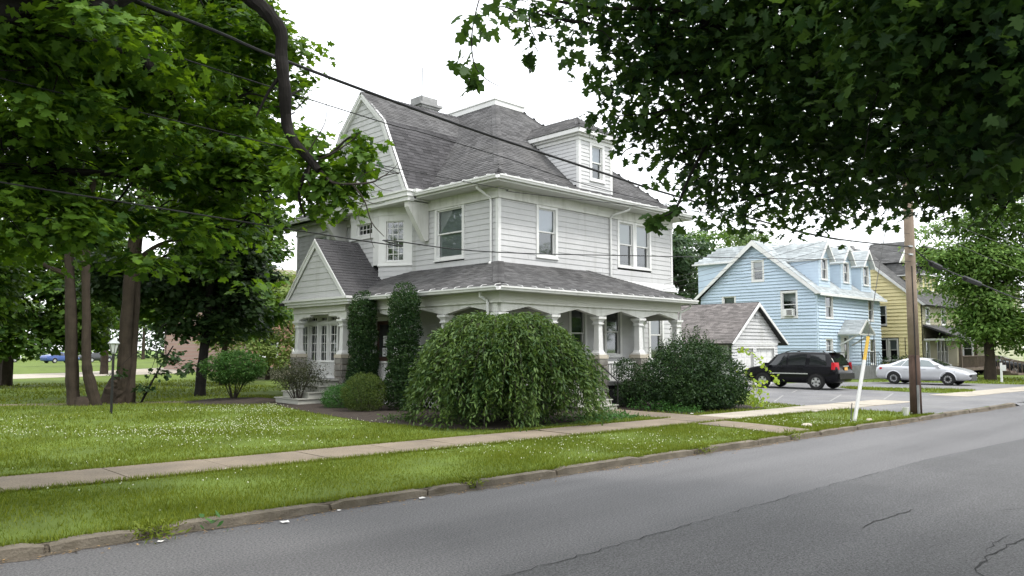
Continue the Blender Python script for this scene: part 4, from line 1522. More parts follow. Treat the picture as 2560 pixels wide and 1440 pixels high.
for e_, s in ((19.55, 1), (30.05, -1)):
    a, b = Vector((61.34, e_, 5.28)), Vector((61.34, 24.8, 9.93))
    mb.prism([a, b, b + Vector((0, 0, -.32)), a + Vector((0, s * .2, -.03))], (-.05, 0, 0))
mb.build('rake_board', M['trim'], Yh)
# front dormer and cross gable
mb = MB().box(64.3, 68.6, 20.9, 25, 6.3, 7.85)
yd = mb.build('dormer', M['yellow'], Yh)
fyd = Fr((64.3, 20.9, 0), (1, 0, 0), (0, -1, 0))
siding(fyd, yd, 6.4, 7.85, .2, 0, 4.3, M['yellow_shade'], [(.5, 3.8, 6.6, 7.75)])
fyds = Fr((64.3, 25, 0), (0, -1, 0), (-1, 0, 0))
siding(fyds, yd, 6.4, 7.85, .2, lambda z: 4.1 - (z - 6.2) / .9, 4.1, M['yellow'])
for k in range(4):
    window(fyd, Yh, .5 + k * .84, 1.26 + k * .84, 6.6, 7.75, cas=.07, blind=0)
roof_slope(Yh, (63.9, 20.4, 7.8), (69.0, 20.4, 7.8), (68.2, 24.0, 9.4), (64.7, 24.0, 9.4), M['shingle_chr'], exp=.18, tab=.45)
roof_slope(Yh, (63.9, 25.5, 7.8), (63.9, 20.4, 7.8), (64.7, 24.0, 9.4), (64.7, 25.5, 9.4), M['shingle_chr'], exp=.18, tab=.45)
MB().box(63.88, 69.02, 20.38, 25, 7.72, 7.8).build('fascia', M['trim'], Yh)
mb = MB().prism([(64.6, 22.6, 9.0), (68.0, 22.6, 9.0), (66.3, 22.6, 10.5)], (0, 2.4, 0))
mb.build('cross_gable', M['palegreen'], Yh)
roof_slope(Yh, (64.2, 25.2, 8.85), (64.2, 22.3, 8.85), (66.3, 22.3, 10.7), (66.3, 25.2, 10.7), M['shingle_chr'], exp=.2, tab=.5)
roof_slope(Yh, (68.4, 22.3, 8.85), (68.4, 25.2, 8.85), (66.3, 25.2, 10.7), (66.3, 22.3, 10.7), M['shingle_chr'], exp=.3, tab=.8)
mb = MB()
for e_, s in ((64.2, 1), (68.4, -1)):
    a, b = Vector((e_, 22.28, 8.83)), Vector((66.3, 22.28, 10.68))
    mb.prism([a, b, b + Vector((0, 0, -.3)), a + Vector((s * .2, 0, -.02))], (0, -.05, 0))
mb.build('rake_board', M['trim'], Yh)
MB().box(63.5, 64.1, 25.6, 26.3, 8.6, 10.4).build('chimney', M['chim'], Yh)
# porch
roof_slope(Yh, (61.9, 17.4, 2.85), (69.9, 17.4, 2.85), (69.9, 20, 3.85), (61.9, 20, 3.85), M['shingle_chr'], exp=.18, tab=.45)
mb = MB().box(61.95, 69.85, 17.45, 20, 2.68, 2.82)
mb.build('porch_beam', M['trim2'], Yh)
for x in (62.05, 65.8, 69.7):
    MB().box(x - .1, x + .1, 17.5, 17.7, .7, 2.68).build('porch_post', M['woodrail'], Yh)
MB().box(61.9, 69.9, 17.4, 20, .5, .7).build('porch_floor', M['woodrail'], Yh)
mb = MB()
bar(mb, (62.1, 17.5, 1.55), (67.6, 17.5, 1.55), .08, .06)
bar(mb, (67.6, 17.5, 1.55), (69.2, 15.2, .95), .08, .08)
bar(mb, (69.2, 17.5, 1.55), (70.6, 15.2, .95), .08, .08)
yr = mb.build('railing', M['woodrail'], Yh)
bl2 = MB().box(-.025, .025, -.025, .025, -.8, 0).mesh('baluster', M['woodrail'])
for k in range(28):
    inst('baluster', bl2, yr, (62.2 + k * .2, 17.5, 1.54))
for k in range(10):
    inst('baluster', bl2, yr, (67.6 + k * .16, 17.5 - k * .23, 1.52 - k * .06))
    inst('baluster', bl2, yr, (69.2 + k * .14, 17.5 - k * .23, 1.52 - k * .06))
for k in range(4):
    MB().box(67.8 + .25 * (3 - k) * 0, 69.4, 15.4 + .5 * k, 17.4, .1 + .15 * k, .25 + .15 * k).build('porch_step', M['woodrail'], Yh)
mt = MB()
mt.tube([(61.74, 20.9, 4.6), (61.74, 20.9, 1.6)], .03, 6)
mt.tube([(61.74, 21.2, 2.9), (61.74, 21.2, 1.6)], .03, 6)
mt.build('conduit', M['woodrail'], Yh)

Gh = thing('green_house', 'pale green clapboard house half hidden by the linden beyond the yellow house', 'house', (72.5, 18, .1))
mb = MB().box(72.7, 82, 18.2, 28, .1, 7.5)
gwl = mb.build('wall', M['palegreen'], Gh)
siding(Fr((72.6, 28, 0), (0, -1, 0), (-1, 0, 0)), gwl, .5, 7.5, .25, 0, 9.8, M['palegreen'])
siding(Fr((72.6, 18.1, 0), (1, 0, 0), (0, -1, 0)), gwl, .5, 7.5, .25, 0, 9, M['palegreen'])
window(Fr((72.4, 28, 0), (0, -1, 0), (-1, 0, 0)), Gh, 7.6, 8.4, 1.4, 2.8, cas=.08, blind=0)
roof_slope(Gh, (72.1, 17.6, 7.4), (82.5, 17.6, 7.4), (82.5, 23, 11), (72.1, 23, 11), M['shingle_chr'], exp=.3, tab=.6)
roof_slope(Gh, (82.5, 28.5, 7.4), (72.1, 28.5, 7.4), (72.1, 23, 11), (82.5, 23, 11), M['shingle_chr'], exp=.5, tab=1)

# ------------------------------------------------------------------ brick building far behind on the left
Br = thing('brick_building', 'long red brick building seen behind the trees to the left of the house', 'building', (33, 60, .1))
bm_ = bpy.data.materials.new('brickwork')
bm_.use_nodes = True
t = bm_.node_tree
bt = t.nodes.new('ShaderNodeTexBrick')
bt.inputs['Color1'].default_value = (.20, .085, .06, 1)
bt.inputs['Color2'].default_value = (.28, .13, .09, 1)
bt.inputs['Mortar'].default_value = (.3, .25, .22, 1)
bt.inputs['Scale'].default_value = 4
mp = t.nodes.new('ShaderNodeMapping')
mp.inputs['Rotation'].default_value = (R(90), 0, 0)
geo = t.nodes.new('ShaderNodeNewGeometry')
t.links.new(geo.outputs['Position'], mp.inputs['Vector'])
t.links.new(mp.outputs[0], bt.inputs['Vector'])
t.links.new(bt.outputs[0], t.nodes['Principled BSDF'].inputs['Base Color'])
t.nodes['Principled BSDF'].inputs['Roughness'].default_value = .9
M['brickwork'] = bm_
MB().box(29, 40, 60, 78, .1, 8.6).build('wall', M['brickwork'], Br)
MB().box(28.9, 40.1, 59.85, 60.0, 8.35, 8.7).build('parapet', M['stonecap'], Br)
MB().box(28.9, 40.1, 59.9, 59.99, 4.6, 4.75).build('band_course', M['stonecap'], Br)
fbr = Fr((29, 59.76, 0), (1, 0, 0), (0, -1, 0))
for k in range(4):
    for z in (1.4, 5.4):
        window(fbr, Br, .8 + k * 2.9, 2.4 + k * 2.9, z, z + 1.9, cas=.1, blind=.3)
lw = thing('low_wall', 'low concrete retaining wall beside the side street', 'wall', (27, 50, .1))
MB().box(23.5, 30.5, 48, 48.5, .1, .75).build('wall', M['concrete_lt'], lw)
MB().box(23.4, 30.6, 47.9, 48.6, .75, .85).build('coping', M['chim'], lw)

# ------------------------------------------------------------------ foliage helpers
def half_fan(pts):
    n = len(pts)
    return pts


TPL = {
    'maple': [(0, 0), (-.10, .20), (.02, .46), (.22, .25), (.45, .62), (.55, .26), (.74, .27), (1, 0)],
    'mid': [(0, 0), (.05, .42), (.3, .22), (.58, .48), (1, 0)],
    'oval': [(0, 0), (.3, .22), (.7, .17), (1, 0)],
    'lance': [(0, 0), (.35, .15), (.7, .11), (1, 0)],
    'narrow': [(0, 0), (.4, .12), (1, 0)],
    'dia': [(0, 0), (.5, .3), (1, 0)],
}


def leaf_arrays(P, size, shape, rng, up=1.0, droop=.5, jit=.8, fold=.18, out=None, face=0.0):
    n = len(P)
    tp = TPL[shape]
    N = rng.normal(0, jit, (n, 3))
    N[:, 2] += up
    if out is not None and face:
        N += out * face
    N /= np.linalg.norm(N, axis=1)[:, None] + 1e-9
    T = rng.normal(0, 1, (n, 3))
    if out is not None:
        T += out * 1.2
    T[:, 2] -= droop
    T -= N * (T * N).sum(1)[:, None]
    T /= np.linalg.norm(T, axis=1)[:, None] + 1e-9
    Bv = np.cross(N, T)
    k = len(tp)
    # shared midrib: first and last points are common to both halves
    vx = [p[0] for p in tp] + [p[0] for p in tp[1:-1]]
    vy = [p[1] for p in tp] + [-p[1] for p in tp[1:-1]]
    vx, vy = np.array(vx), np.array(vy)
    vz = -np.abs(vy) * fold - .12 * vx ** 2
    S = size[:, None, None]
    Vv = P[:, None, :] + S * (vx[None, :, None] * T[:, None, :] + vy[None, :, None] * Bv[:, None, :] + vz[None, :, None] * N[:, None, :])
    f1 = list(range(k))
    f2 = [0] + list(range(k, 2 * k - 2)) + [k - 1]
    return Vv, [f1, f2[::-1]]


def np_mesh(name, V_, faces, m):
    """V_: (n, k, 3), faces: lists of indices into the k verts"""
    n, k, _ = V_.shape
    me = bpy.data.meshes.new(name)
    me.vertices.add(n * k)
    me.vertices.foreach_set('co', V_.reshape(-1).astype(np.float32))
    base = (np.arange(n) * k)[:, None]
    idx = np.concatenate([base + np.array(f)[None, :] for f in faces], axis=1)
    tot = [len(f) for f in faces]
    nl = sum(tot)
    me.loops.add(n * nl)
    me.loops.foreach_set('vertex_index', idx.reshape(-1).astype(np.int32))
    me.polygons.add(n * len(faces))
    st_ = np.cumsum([0] + tot[:-1])
    starts = (np.arange(n) * nl)[:, None] + np.array(st_)[None, :]
    me.polygons.foreach_set('loop_start', starts.reshape(-1).astype(np.int32))
    me.update(calc_edges=True)
    me.materials.append(m)
    return me


def cloud(blobs, n, rng, clump=18, spread=.22, shell=.75, flat=.8, dome=0.0):
    """leaf positions gathered in clumps through ellipsoids (x,y,z,r[,rz])"""
    w = np.array([b[3] ** 2.2 for b in blobs])
    w = w / w.sum()
    nc = max(1, n // clump)
    which = rng.choice(len(blobs), nc, p=w)
    d = rng.normal(0, 1, (nc, 3))
    d /= np.linalg.norm(d, axis=1)[:, None]
    rad = shell + (1 - shell) * rng.random(nc)
    if dome:                       # most clumps lie on the upper side of each bough, like shingled shelves
        up_ = rng.random(nc) < dome
        d[:, 2] = np.where(up_, np.abs(d[:, 2]), d[:, 2])
        rad *= np.where(up_, 1, rng.random(nc) ** .5)
    else:
        rad *= np.where(rng.random(nc) < .25, rng.random(nc) ** .5, 1)
    c = np.array([b[:3] for b in blobs])[which]
    r = np.array([b[3] for b in blobs])[which]
    rz = np.array([(b[4] if len(b) > 4 else b[3] * .85) for b in blobs])[which]
    C = c + d * (rad * r)[:, None] * np.array([1, 1, 0]) + d * (rad * rz)[:, None] * np.array([0, 0, 1])
    P = np.repeat(C, clump, 0)
    P = P + rng.normal(0, spread, P.shape) * np.array([1, 1, flat])
    O = np.repeat(d, clump, 0)
    return P, O


def foliage(name, parent, blobs, n, size, shape, m, seed, clump=18, spread=.22, shell=.75, up=1.0, droop=.5, jit=.8, zmin=None, kind=True, flat=.8, dome=0.0, face=0.0):
    rng = np.random.default_rng(seed)
    P, O = cloud(blobs, n, rng, clump, spread, shell, flat, dome)
    if zmin is not None:
        k = P[:, 2] > zmin
        P, O = P[k], O[k]
    s = size * rng.uniform(.65, 1.25, len(P))
    V_, F_ = leaf_arrays(P, s, shape, rng, up, droop, jit, out=O, face=face)
    me = np_mesh(name, V_, F_, m)
    o = link(bpy.data.objects.new(name, me), parent)
    if kind:
        o['kind'] = 'stuff'
    return o


def branch_mesh(paths, n=8):
    mb = MB()
    for pts, r0, r1 in paths:
        pts = [Vector(p) for p in pts]
        # smooth the path a little
        fine = []
        m_ = len(pts)
        for i in range(m_ - 1):
            p0, p1, p2, p3 = pts[max(i - 1, 0)], pts[i], pts[i + 1], pts[min(i + 2, m_ - 1)]
            for s in range(4):
                u = s / 4
                q = .5 * ((2 * p1) + (p2 - p0) * u + (2 * p0 - 5 * p1 + 4 * p2 - p3) * u * u + (3 * p1 - p0 - 3 * p2 + p3) * u ** 3)
                fine.append(q)
        fine.append(pts[-1])
        k = len(fine)
        rs = [(r0 + (r1 - r0) * i / (k - 1)) * random.uniform(.92, 1.08) for i in range(k)]
        nv = len(mb.v)
        nn = n + 5 if r0 > .07 else n
        mb.tube(fine, rs, nn)
        if r0 > .05:                      # knobbly bark
            for q in range(nv, len(mb.v)):
                ri = rs[min((q - nv) // nn, k - 1)] * .085
                mb.v[q] = tuple(c_ + random.uniform(-ri, ri) for c_ in mb.v[q])
    return mb


def limbs_to(base, blobs, r, rng, frac=.5):
    """limbs from points up a trunk to the blobs"""
    out = []
    for b in blobs:
        s = Vector(base) + Vector((0, 0, rng.uniform(0, 1.5)))
        e = Vector(b[:3])
        mid = s.lerp(e, .5) + Vector((rng.uniform(-.4, .4), rng.uniform(-.4, .4), rng.uniform(.0, .6)))
        out.append(([s, s.lerp(mid, .5) + Vector((0, 0, .2)), mid, e], r, r * .25))
    return out


def blob_twigs(blobs, rng, n=6, r=.011):
    out = []
    for b in blobs:
        c = Vector(b[:3])
        q = Vector(blobs[int(rng.integers(len(blobs)))][:3])
        near = min(blobs, key=lambda o: (Vector(o[:3]) - c).length if o is not b else 99)
        q = Vector(near[:3])
        mid = c.lerp(q, .5) + Vector(rng.normal(0, .12, 3))
        out.append(([q, mid, c], r * 1.3, r))
        for k in range(n):
            d = rng.normal(0, 1, 3)
            d[2] = d[2] * .6 - .15
            d = Vector(d / np.linalg.norm(d)) * b[3] * rng.uniform(.7, 1.05)
            s0 = c + Vector(rng.normal(0, .1, 3))
            out.append(([s0, s0 + d * .5 + Vector(rng.normal(0, .06, 3)), s0 + d + Vector((0, 0, -.05))], r, r * .3))
    return out


# ------------------------------------------------------------------ the two street maples that overhang the picture
OVER = [(7.38, 2.31, 4.79, 1.10), (7.27, 1.72, 4.80, 1.10), (8.18, 3.56, 5.45, 1.10), (7.93, 4.48, 5.69, 1.00), (7.31, 5.10, 5.56, 0.75), (6.47, 5.35, 5.67, 0.45), (5.91, 5.61, 5.73, 0.35), (8.45, 2.04, 4.17, 1.10), (8.86, 3.01, 4.45, 1.10), (9.09, 4.15, 4.78, 1.10), (8.91, 5.01, 4.97, 0.90), (7.98, 5.34, 5.10, 0.55), (10.07, 2.58, 3.90, 0.60), (10.04, 3.30, 4.05, 0.65), (10.40, 4.33, 4.25, 0.75), (10.29, 5.12, 4.47, 0.70), (9.76, 5.63, 4.52, 0.65), (9.54, 5.89, 4.07, 0.45), (10.42, 5.76, 3.81, 0.40), (11.01, 5.19, 3.81, 0.40), (11.01, 4.48, 3.85, 0.35), (10.41, 2.98, 3.71, 0.40), (10.26, 2.44, 3.60, 0.40), (9.26, 1.96, 3.94, 0.80), (7.06, 5.38, 5.23, 0.45), (7.60, 5.61, 4.73, 0.35), (8.46, 5.50, 4.51, 0.45), (7.58, 1.46, 4.33, 1.20), (6.94, 1.99, 5.26, 1.40), (7.36, 3.59, 6.15, 1.40), (7.12, 5.17, 6.66, 1.20), (10.97, 3.82, 3.77, 0.30)]
OVERFR = [(4.52, 5.09, 5.00, 0.22), (4.41, 5.09, 4.64, 0.17), (4.47, 5.05, 4.48, 0.13), (5.05, 5.37, 5.37, 0.30), (6.15, 5.42, 5.33, 0.30), (6.01, 5.84, 5.31, 0.14), (6.87, 5.57, 5.19, 0.25), (6.99, 5.50, 4.77, 0.22), (7.55, 5.40, 4.53, 0.18), (7.95, 5.28, 4.58, 0.25), (6.92, 4.87, 3.46, 0.16), (7.24, 4.82, 3.60, 0.20), (7.50, 5.42, 4.82, 0.25), (9.82, 5.94, 3.71, 0.25), (10.80, 5.40, 3.66, 0.25), (11.26, 4.25, 3.68, 0.22), (10.89, 4.61, 3.71, 0.20), (10.36, 2.63, 3.47, 0.25), (10.56, 3.26, 3.61, 0.22), (6.83, 5.66, 4.77, 0.12), (8.41, 5.23, 4.81, 0.20)]
T1 = thing('maple_tree', 'dark maple on the near side of the street whose boughs hang over the road', 'tree', (9.6, -2.4, 0))
tp_ = [(9.6, -2.4, -.05), (9.55, -2.3, 1.5), (9.5, -2.1, 3.2), (9.3, -1.7, 5.0), (9.0, -1.2, 7.5)]
bb = branch_mesh([(tp_, .42, .2), ([(9.5, -2.1, 3.2), (8.8, -.6, 4.3), (7.75, 1.0, 4.96), (7.75, 1.92, 5.10), (8.20, 3.16, 5.22), (8.20, 4.54, 5.36), (7.42, 5.30, 5.35)], .16, .02),
                  ([(9.5, -2.1, 3.4), (9.4, -.6, 4.2), (9.2, .9, 4.4), (9.3, 2.12, 4.31), (10.10, 3.22, 4.29), (10.32, 4.40, 4.41), (9.90, 5.53, 4.17)], .14, .015),
                  ([(8.20, 4.54, 5.36), (8.53, 5.13, 4.81), (7.83, 5.04, 4.08), (7.24, 4.82, 3.64), (6.95, 4.83, 3.50)], .03, .006),
                  ([(8.20, 4.2, 5.5), (7.2, 4.73, 5.83), (6.52, 5.28, 5.84), (5.84, 5.66, 5.88), (4.80, 5.28, 5.50)], .03, .008),
                  ([(4.80, 5.28, 5.50), (4.59, 5.14, 5.23), (4.50, 5.12, 4.90), (4.46, 5.04, 4.61), (4.54, 4.98, 4.48), (4.65, 4.88, 4.40)], .008, .003),
                  ([(9.3, -1.7, 5.0), (10.5, -.5, 6.5), (12, 1, 7.5)], .13, .03), ([(9.2, -1.6, 5.5), (7.5, -.5, 7), (6, .5, 8)], .12, .03),
                  ([(8.2, 3.2, 5.2), (8.9, 3.8, 4.8), (9.6, 4.3, 4.6)], .03, .008), ([(8.2, 4.5, 5.3), (7.6, 5.1, 4.9), (7.1, 5.5, 4.8)], .02, .005)], 8)
bb.build('trunk', M['bark_dark'], T1)
OVER = [(x, y, z + (.32 if z < 4.2 else .1 if z < 4.6 else 0), r) for x, y, z, r in OVER]
OVERFR = [(x, y, z + (.25 if z < 4 and x > 8 else 0), r) for x, y, z, r in OVERFR]
big = OVER + [(8.5, .2, 6.6, 2.2), (10.5, 1.0, 7.2, 2.2), (9, 3, 7.6, 2.3), (6.8, .2, 7.4, 2.0), (11, -1.5, 7.5, 2.4), (8.5, -3, 8, 2.5), (12.5, 1.5, 6.2, 1.6), (11.5, 3.0, 6.2, 1.6), (9, 0, 9.5, 2.5), (9.0, 5.4, 6.4, 1.0), (10.4, 4.6, 5.6, 1.0)]
branch_mesh(blob_twigs(OVER, np.random.default_rng(15), 5), 5).build('twigs', M['bark_dark'], T1)['kind'] = 'stuff'
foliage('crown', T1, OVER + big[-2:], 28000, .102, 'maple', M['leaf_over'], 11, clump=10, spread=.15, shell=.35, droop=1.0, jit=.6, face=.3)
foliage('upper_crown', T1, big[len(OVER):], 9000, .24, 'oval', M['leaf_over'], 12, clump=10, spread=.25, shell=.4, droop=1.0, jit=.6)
rng = np.random.default_rng(5)
lv, lf = leaf_arrays(np.zeros((6, 3)), np.full(6, .12), 'maple', rng, up=1, droop=1.5, jit=.7)
leafm = [np_mesh('leaf', lv[i:i + 1], lf, M['leaf_over']) for i in range(6)]
for (x, y, z, r) in OVERFR:
    for k in range(14):
        d = rng.normal(0, 1, 3)
        d /= np.linalg.norm(d)
        p = np.array([x, y, z]) + d * r * (.3 + .7 * rng.random()) * np.array([1, 1, .9])
        inst('leaf', leafm[k % 6], T1, p, (rng.uniform(-.4, .4), rng.uniform(-.4, .4), rng.uniform(0, 6.28)), (rng.uniform(.7, 1.2),) * 3)

NEARL = [(1.73, 8.49, 5.21, 0.65), (2.05, 8.91, 4.93, 0.60), (1.94, 9.78, 4.45, 0.70), (2.59, 9.78, 4.96, 0.60), (3.18, 9.88, 5.21, 0.50), (3.53, 9.54, 5.21, 0.35), (3.10, 10.01, 4.73, 0.70), (3.56, 9.56, 4.73, 0.60), (2.47, 9.99, 4.18, 0.80), (3.30, 9.86, 4.24, 0.60), (3.95, 9.91, 4.51, 0.60), (4.22, 9.60, 4.87, 0.50), (2.26, 10.24, 3.72, 0.70), (3.02, 10.20, 3.76, 0.70), (3.76, 10.16, 3.89, 0.60), (4.33, 9.56, 4.25, 0.55), (4.72, 9.92, 3.88, 0.45), (4.35, 10.30, 3.77, 0.40), (4.70, 9.21, 4.10, 0.30), (4.56, 9.90, 5.49, 0.50), (4.42, 10.66, 6.27, 0.60), (3.92, 11.11, 6.66, 0.60), (5.03, 10.72, 6.63, 0.45), (5.08, 10.04, 5.93, 0.35), (5.11, 9.38, 5.33, 0.35), (3.03, 10.65, 5.89, 0.50), (1.41, 9.54, 4.84, 1.20), (1.56, 10.20, 3.93, 1.20), (1.94, 8.91, 5.99, 1.00), (3.70, 9.88, 6.96, 1.00)]
NEARTIP = [(4.80, 7.39, 4.53, 0.22), (4.78, 7.44, 4.26, 0.25), (4.84, 7.37, 4.40, 0.16), (4.60, 7.61, 4.31, 0.18), (4.68, 7.57, 3.90, 0.25), (4.52, 7.72, 4.04, 0.30), (4.76, 7.52, 3.68, 0.17), (4.37, 7.82, 4.44, 0.22), (4.37, 8.00, 4.11, 0.28), (4.52, 7.89, 3.79, 0.25), (4.37, 8.17, 3.72, 0.20), (4.67, 7.56, 4.08, 0.20)]
T2 = thing('maple_tree', 'bright green maple on the grass verge with a long crooked dark limb', 'tree', (-1.2, 11.0, .1))
bb = branch_mesh([([(-1.2, 11.0, .05), (-1.15, 10.95, 1.8), (-1.0, 10.8, 3.4), (-.7, 10.5, 5.2), (-.3, 10.2, 7.0), (0, 10, 9)], .40, .16),
                  ([(-.9, 10.7, 4.0), (.42, 8.9, 4.9), (1.08, 8.6, 5.17), (1.68, 8.54, 5.31), (2.06, 8.57, 5.45), (2.37, 8.53, 5.64), (2.63, 8.53, 5.85), (3.1, 8.4, 6.1), (3.49, 8.40, 6.29), (3.76, 8.23, 6.11)], .17, .10),
                  ([(-.9, 10.7, 4.4), (.6, 9.8, 5.0), (1.75, 9.18, 5.13), (2.11, 9.23, 5.32), (2.49, 9.27, 5.44), (2.83, 9.22, 5.47), (3.04, 9.28, 5.56), (3.11, 9.22, 5.42), (3.16, 9.19, 5.26)], .14, .055),
                  ([(-.6, 10.4, 5.6), (1, 10.2, 6.4), (2.6, 10.3, 6.6), (3.9, 10.6, 6.6)], .1, .02),
                  ([(-.9, 10.7, 3.6), (.5, 10.3, 3.9), (2, 10.1, 4.1), (3.4, 9.9, 4.2), (4.5, 9.6, 4.1)], .09, .012),
                  ([(2.5, 10.0, 4.1), (3.2, 10.3, 3.7), (4.4, 10.2, 3.7)], .03, .008),
                  ([(-.3, 10.2, 7.0), (-2, 9, 8.5), (-3, 8, 9)], .1, .02), ([(-.5, 10.4, 6), (-2.5, 12, 7), (-4, 13, 7.5)], .1, .02)], 9)
bb.build('trunk', M['bark_dark'], T2)
LIMB = [(3.49, 8.48, 6.29), (3.76, 8.23, 6.11), (3.95, 8.07, 5.93), (4.07, 7.98, 5.66), (4.14, 7.95, 5.34), (4.18, 7.94, 5.03), (4.21, 7.95, 4.71), (4.26, 7.92, 4.49), (4.37, 7.83, 4.33), (4.46, 7.76, 4.22), (4.51, 7.71, 4.11)]
bb = branch_mesh([([tuple(np.array(p) + np.random.default_rng(i).normal(0, .018, 3)) for i, p in enumerate(LIMB)], .09, .04), ([(4.2, 7.94, 4.8), (4.3, 8.0, 5.0), (4.45, 8.05, 5.1)], .02, .008), ([(4.16, 7.95, 5.2), (4.05, 8.05, 5.0), (3.95, 8.15, 4.7)], .025, .01), ([(4.46, 7.76, 4.22), (4.4, 7.9, 4.0), (4.42, 8.0, 3.8), (4.5, 8.0, 3.6)], .028, .01), ([(4.45, 7.76, 4.24), (4.62, 7.7, 4.3), (4.8, 7.62, 4.5), (4.95, 7.55, 4.6)], .024, .006)], 10)
bb.build('limb', M['bark_dark'], T2)
tw = [([(4.51, 7.71, 4.11), (4.62, 7.63, 3.97), (4.78, 7.47, 3.95), (4.94, 7.31, 3.97), (5.03, 7.21, 4.04), (5.16, 7.08, 4.08)], .02, .004),
      ([(4.78, 7.47, 3.95), (4.89, 7.39, 3.77), (4.96, 7.34, 3.52), (5.07, 7.25, 3.36)], .012, .004),
      ([(4.47, 7.74, 4.22), (4.60, 7.61, 4.29), (4.75, 7.44, 4.44), (4.81, 7.38, 4.53)], .014, .004),
      ([(4.40, 7.80, 4.31), (4.49, 7.69, 4.53), (4.53, 7.63, 4.71), (4.5, 7.6, 5.0)], .009, .002),
      ([(5.03, 7.21, 4.04), (5.11, 7.13, 4.13), (5.15, 7.08, 4.22)], .006, .002),
      ([(4.44, 7.77, 4.22), (4.42, 7.82, 3.99), (4.49, 7.76, 3.86)], .014, .005),
      ([(4.96, 7.34, 3.52), (4.96, 7.36, 3.36), (5.00, 7.34, 3.23)], .006, .002),
      ([(4.94, 7.31, 3.97), (5.0, 7.2, 3.88), (5.08, 7.1, 3.86)], .005, .002), ([(4.8, 7.45, 3.96), (4.86, 7.35, 4.06), (4.95, 7.25, 4.1)], .006, .002),
      ([(4.89, 7.39, 3.77), (4.97, 7.28, 3.72), (5.04, 7.2, 3.74)], .005, .002), ([(4.89, 7.39, 3.77), (4.86, 7.45, 3.6), (4.88, 7.43, 3.48)], .005, .002)]
branch_mesh(tw, 5).build('twigs', M['twig'], T2)
NEARL2 = []
rn = np.random.default_rng(77)
for (x, y, z, r) in NEARL:
    for k in range(6):
        q = rn.normal(0, .55, 3) * r
        NEARL2.append((x + q[0], y + q[1], z + q[2] * 1.3, r * rn.uniform(.42, .7), r * rn.uniform(.2, .36)))
foliage('crown', T2, NEARL2, 25000, .108, 'maple', M['leaf_near'], 21, clump=14, spread=.12, shell=.8, droop=.7, jit=.38, up=.8, dome=.82, face=.6, flat=.5)
foliage('upper_crown', T2, [(-1, 10.5, 8, 2.4), (-2.5, 9, 7, 2.2), (-3, 12, 7, 2.4), (0, 12.5, 7.5, 2.2), (.5, 9, 8.5, 2.0), (2.2, 11, 8, 1.6), (-1, 8.5, 6, 1.6), (0, 8.8, 5.6, 1.2), (1.5, 7.2, 8.4, 1.8), (3.6, 7.6, 8.8, 1.7), (5.5, 8.4, 9.0, 1.6), (4.5, 10.2, 9.2, 1.8), (-.5, 6.5, 8, 1.8)], 9000, .24, 'oval', M['leaf_near'], 23, clump=10, spread=.25, shell=.5, droop=.7, jit=.5, dome=.7)  # boughs over the road added out of view to shade the verge
branch_mesh(blob_twigs(NEARL, np.random.default_rng(16)), 5).build('small_twigs', M['bark_dark'], T2)['kind'] = 'stuff'
foliage('leaf_sprays', T2, [(x + .12, y + .16, z, r) for x, y, z, r in NEARTIP], 1000, .10, 'maple', M['leaf_near'], 22, clump=8, spread=.09, shell=.5, droop=.8, jit=.4, up=.8, face=.6)

# ------------------------------------------------------------------ trees on the lawn and behind
def tree(name, label, base, trunk, blobs, n, size, shape, m, seed, bark='bark', group=None, clump=16, spread=.35, extra=(), shell=.6, zmin=None, up=1.0, limbs=True, lr=.09, jit=.45, shelves=5, face=.7, dome=.8):
    t_ = thing(name, label, 'tree', base, group)
    rg = random.Random(seed)
    paths = list(extra)
    if trunk:
        paths.append(trunk)
        if limbs:
            paths += limbs_to(trunk[0][-2], blobs, lr, rg)
    if paths:
        branch_mesh(paths, 9).build('trunk', M[bark], t_)
    bl = blobs
    if shelves:
        rn = np.random.default_rng(seed + 500)
        bl = []
        for b in blobs:
            for k in range(shelves):
                d = rn.normal(0, 1, 3)
                d *= .72 * rn.random() ** .33 / np.linalg.norm(d)
                rz = b[4] if len(b) > 4 else b[3] * .9
                bl.append((b[0] + d[0] * b[3], b[1] + d[1] * b[3], b[2] + d[2] * rz, b[3] * rn.uniform(.38, .62), b[3] * rn.uniform(.2, .34)))
    foliage('crown', t_, bl, n, size, shape, m, seed, clump=clump, spread=spread, shell=.8, zmin=zmin, up=up * .8, jit=jit, dome=dome, face=face, flat=.5)
    return t_


tree('maple_tree', 'tall maple with two trunks joined at the foot on the lawn', (8.6, 30.4, .1),
     ([(8.35, 30.6, 0), (8.25, 30.6, 1.0), (8.1, 30.5, 3.1), (7.9, 30.46, 5.9), (7.7, 30.6, 8.5), (7.6, 30.6, 11)], .235, .10),
     [(5.5, 32.5, 8.5, 3.0), (8.2, 31.5, 11.5, 3.6), (5.2, 33.5, 12, 3.2), (10, 29.5, 9.0, 2.3), (7.5, 29.5, 8.2, 1.8), (8, 31, 15, 3.4), (4.0, 34, 6.5, 2.0), (5.6, 33.2, 4.6, 1.9), (6.6, 34.5, 3.6, 1.5)], 32000, .225, 'mid', M['leaf_mid'], 31,
     extra=[([(8.95, 30.15, 0), (8.7, 30.15, .9), (8.55, 30.12, 1.6), (8.48, 30.1, 3.1), (8.35, 30.0, 5.9), (8.5, 29.8, 8.5), (9.0, 29.7, 11)], .21, .08),
            ([(8.6, 30.35, -.05), (8.6, 30.35, .4)], .42, .22), ([(8.0, 30.5, 4.7), (7.2, 30.6, 5.0), (6.3, 31, 5.9), (5.2, 31.8, 6.4)], .10, .03)])
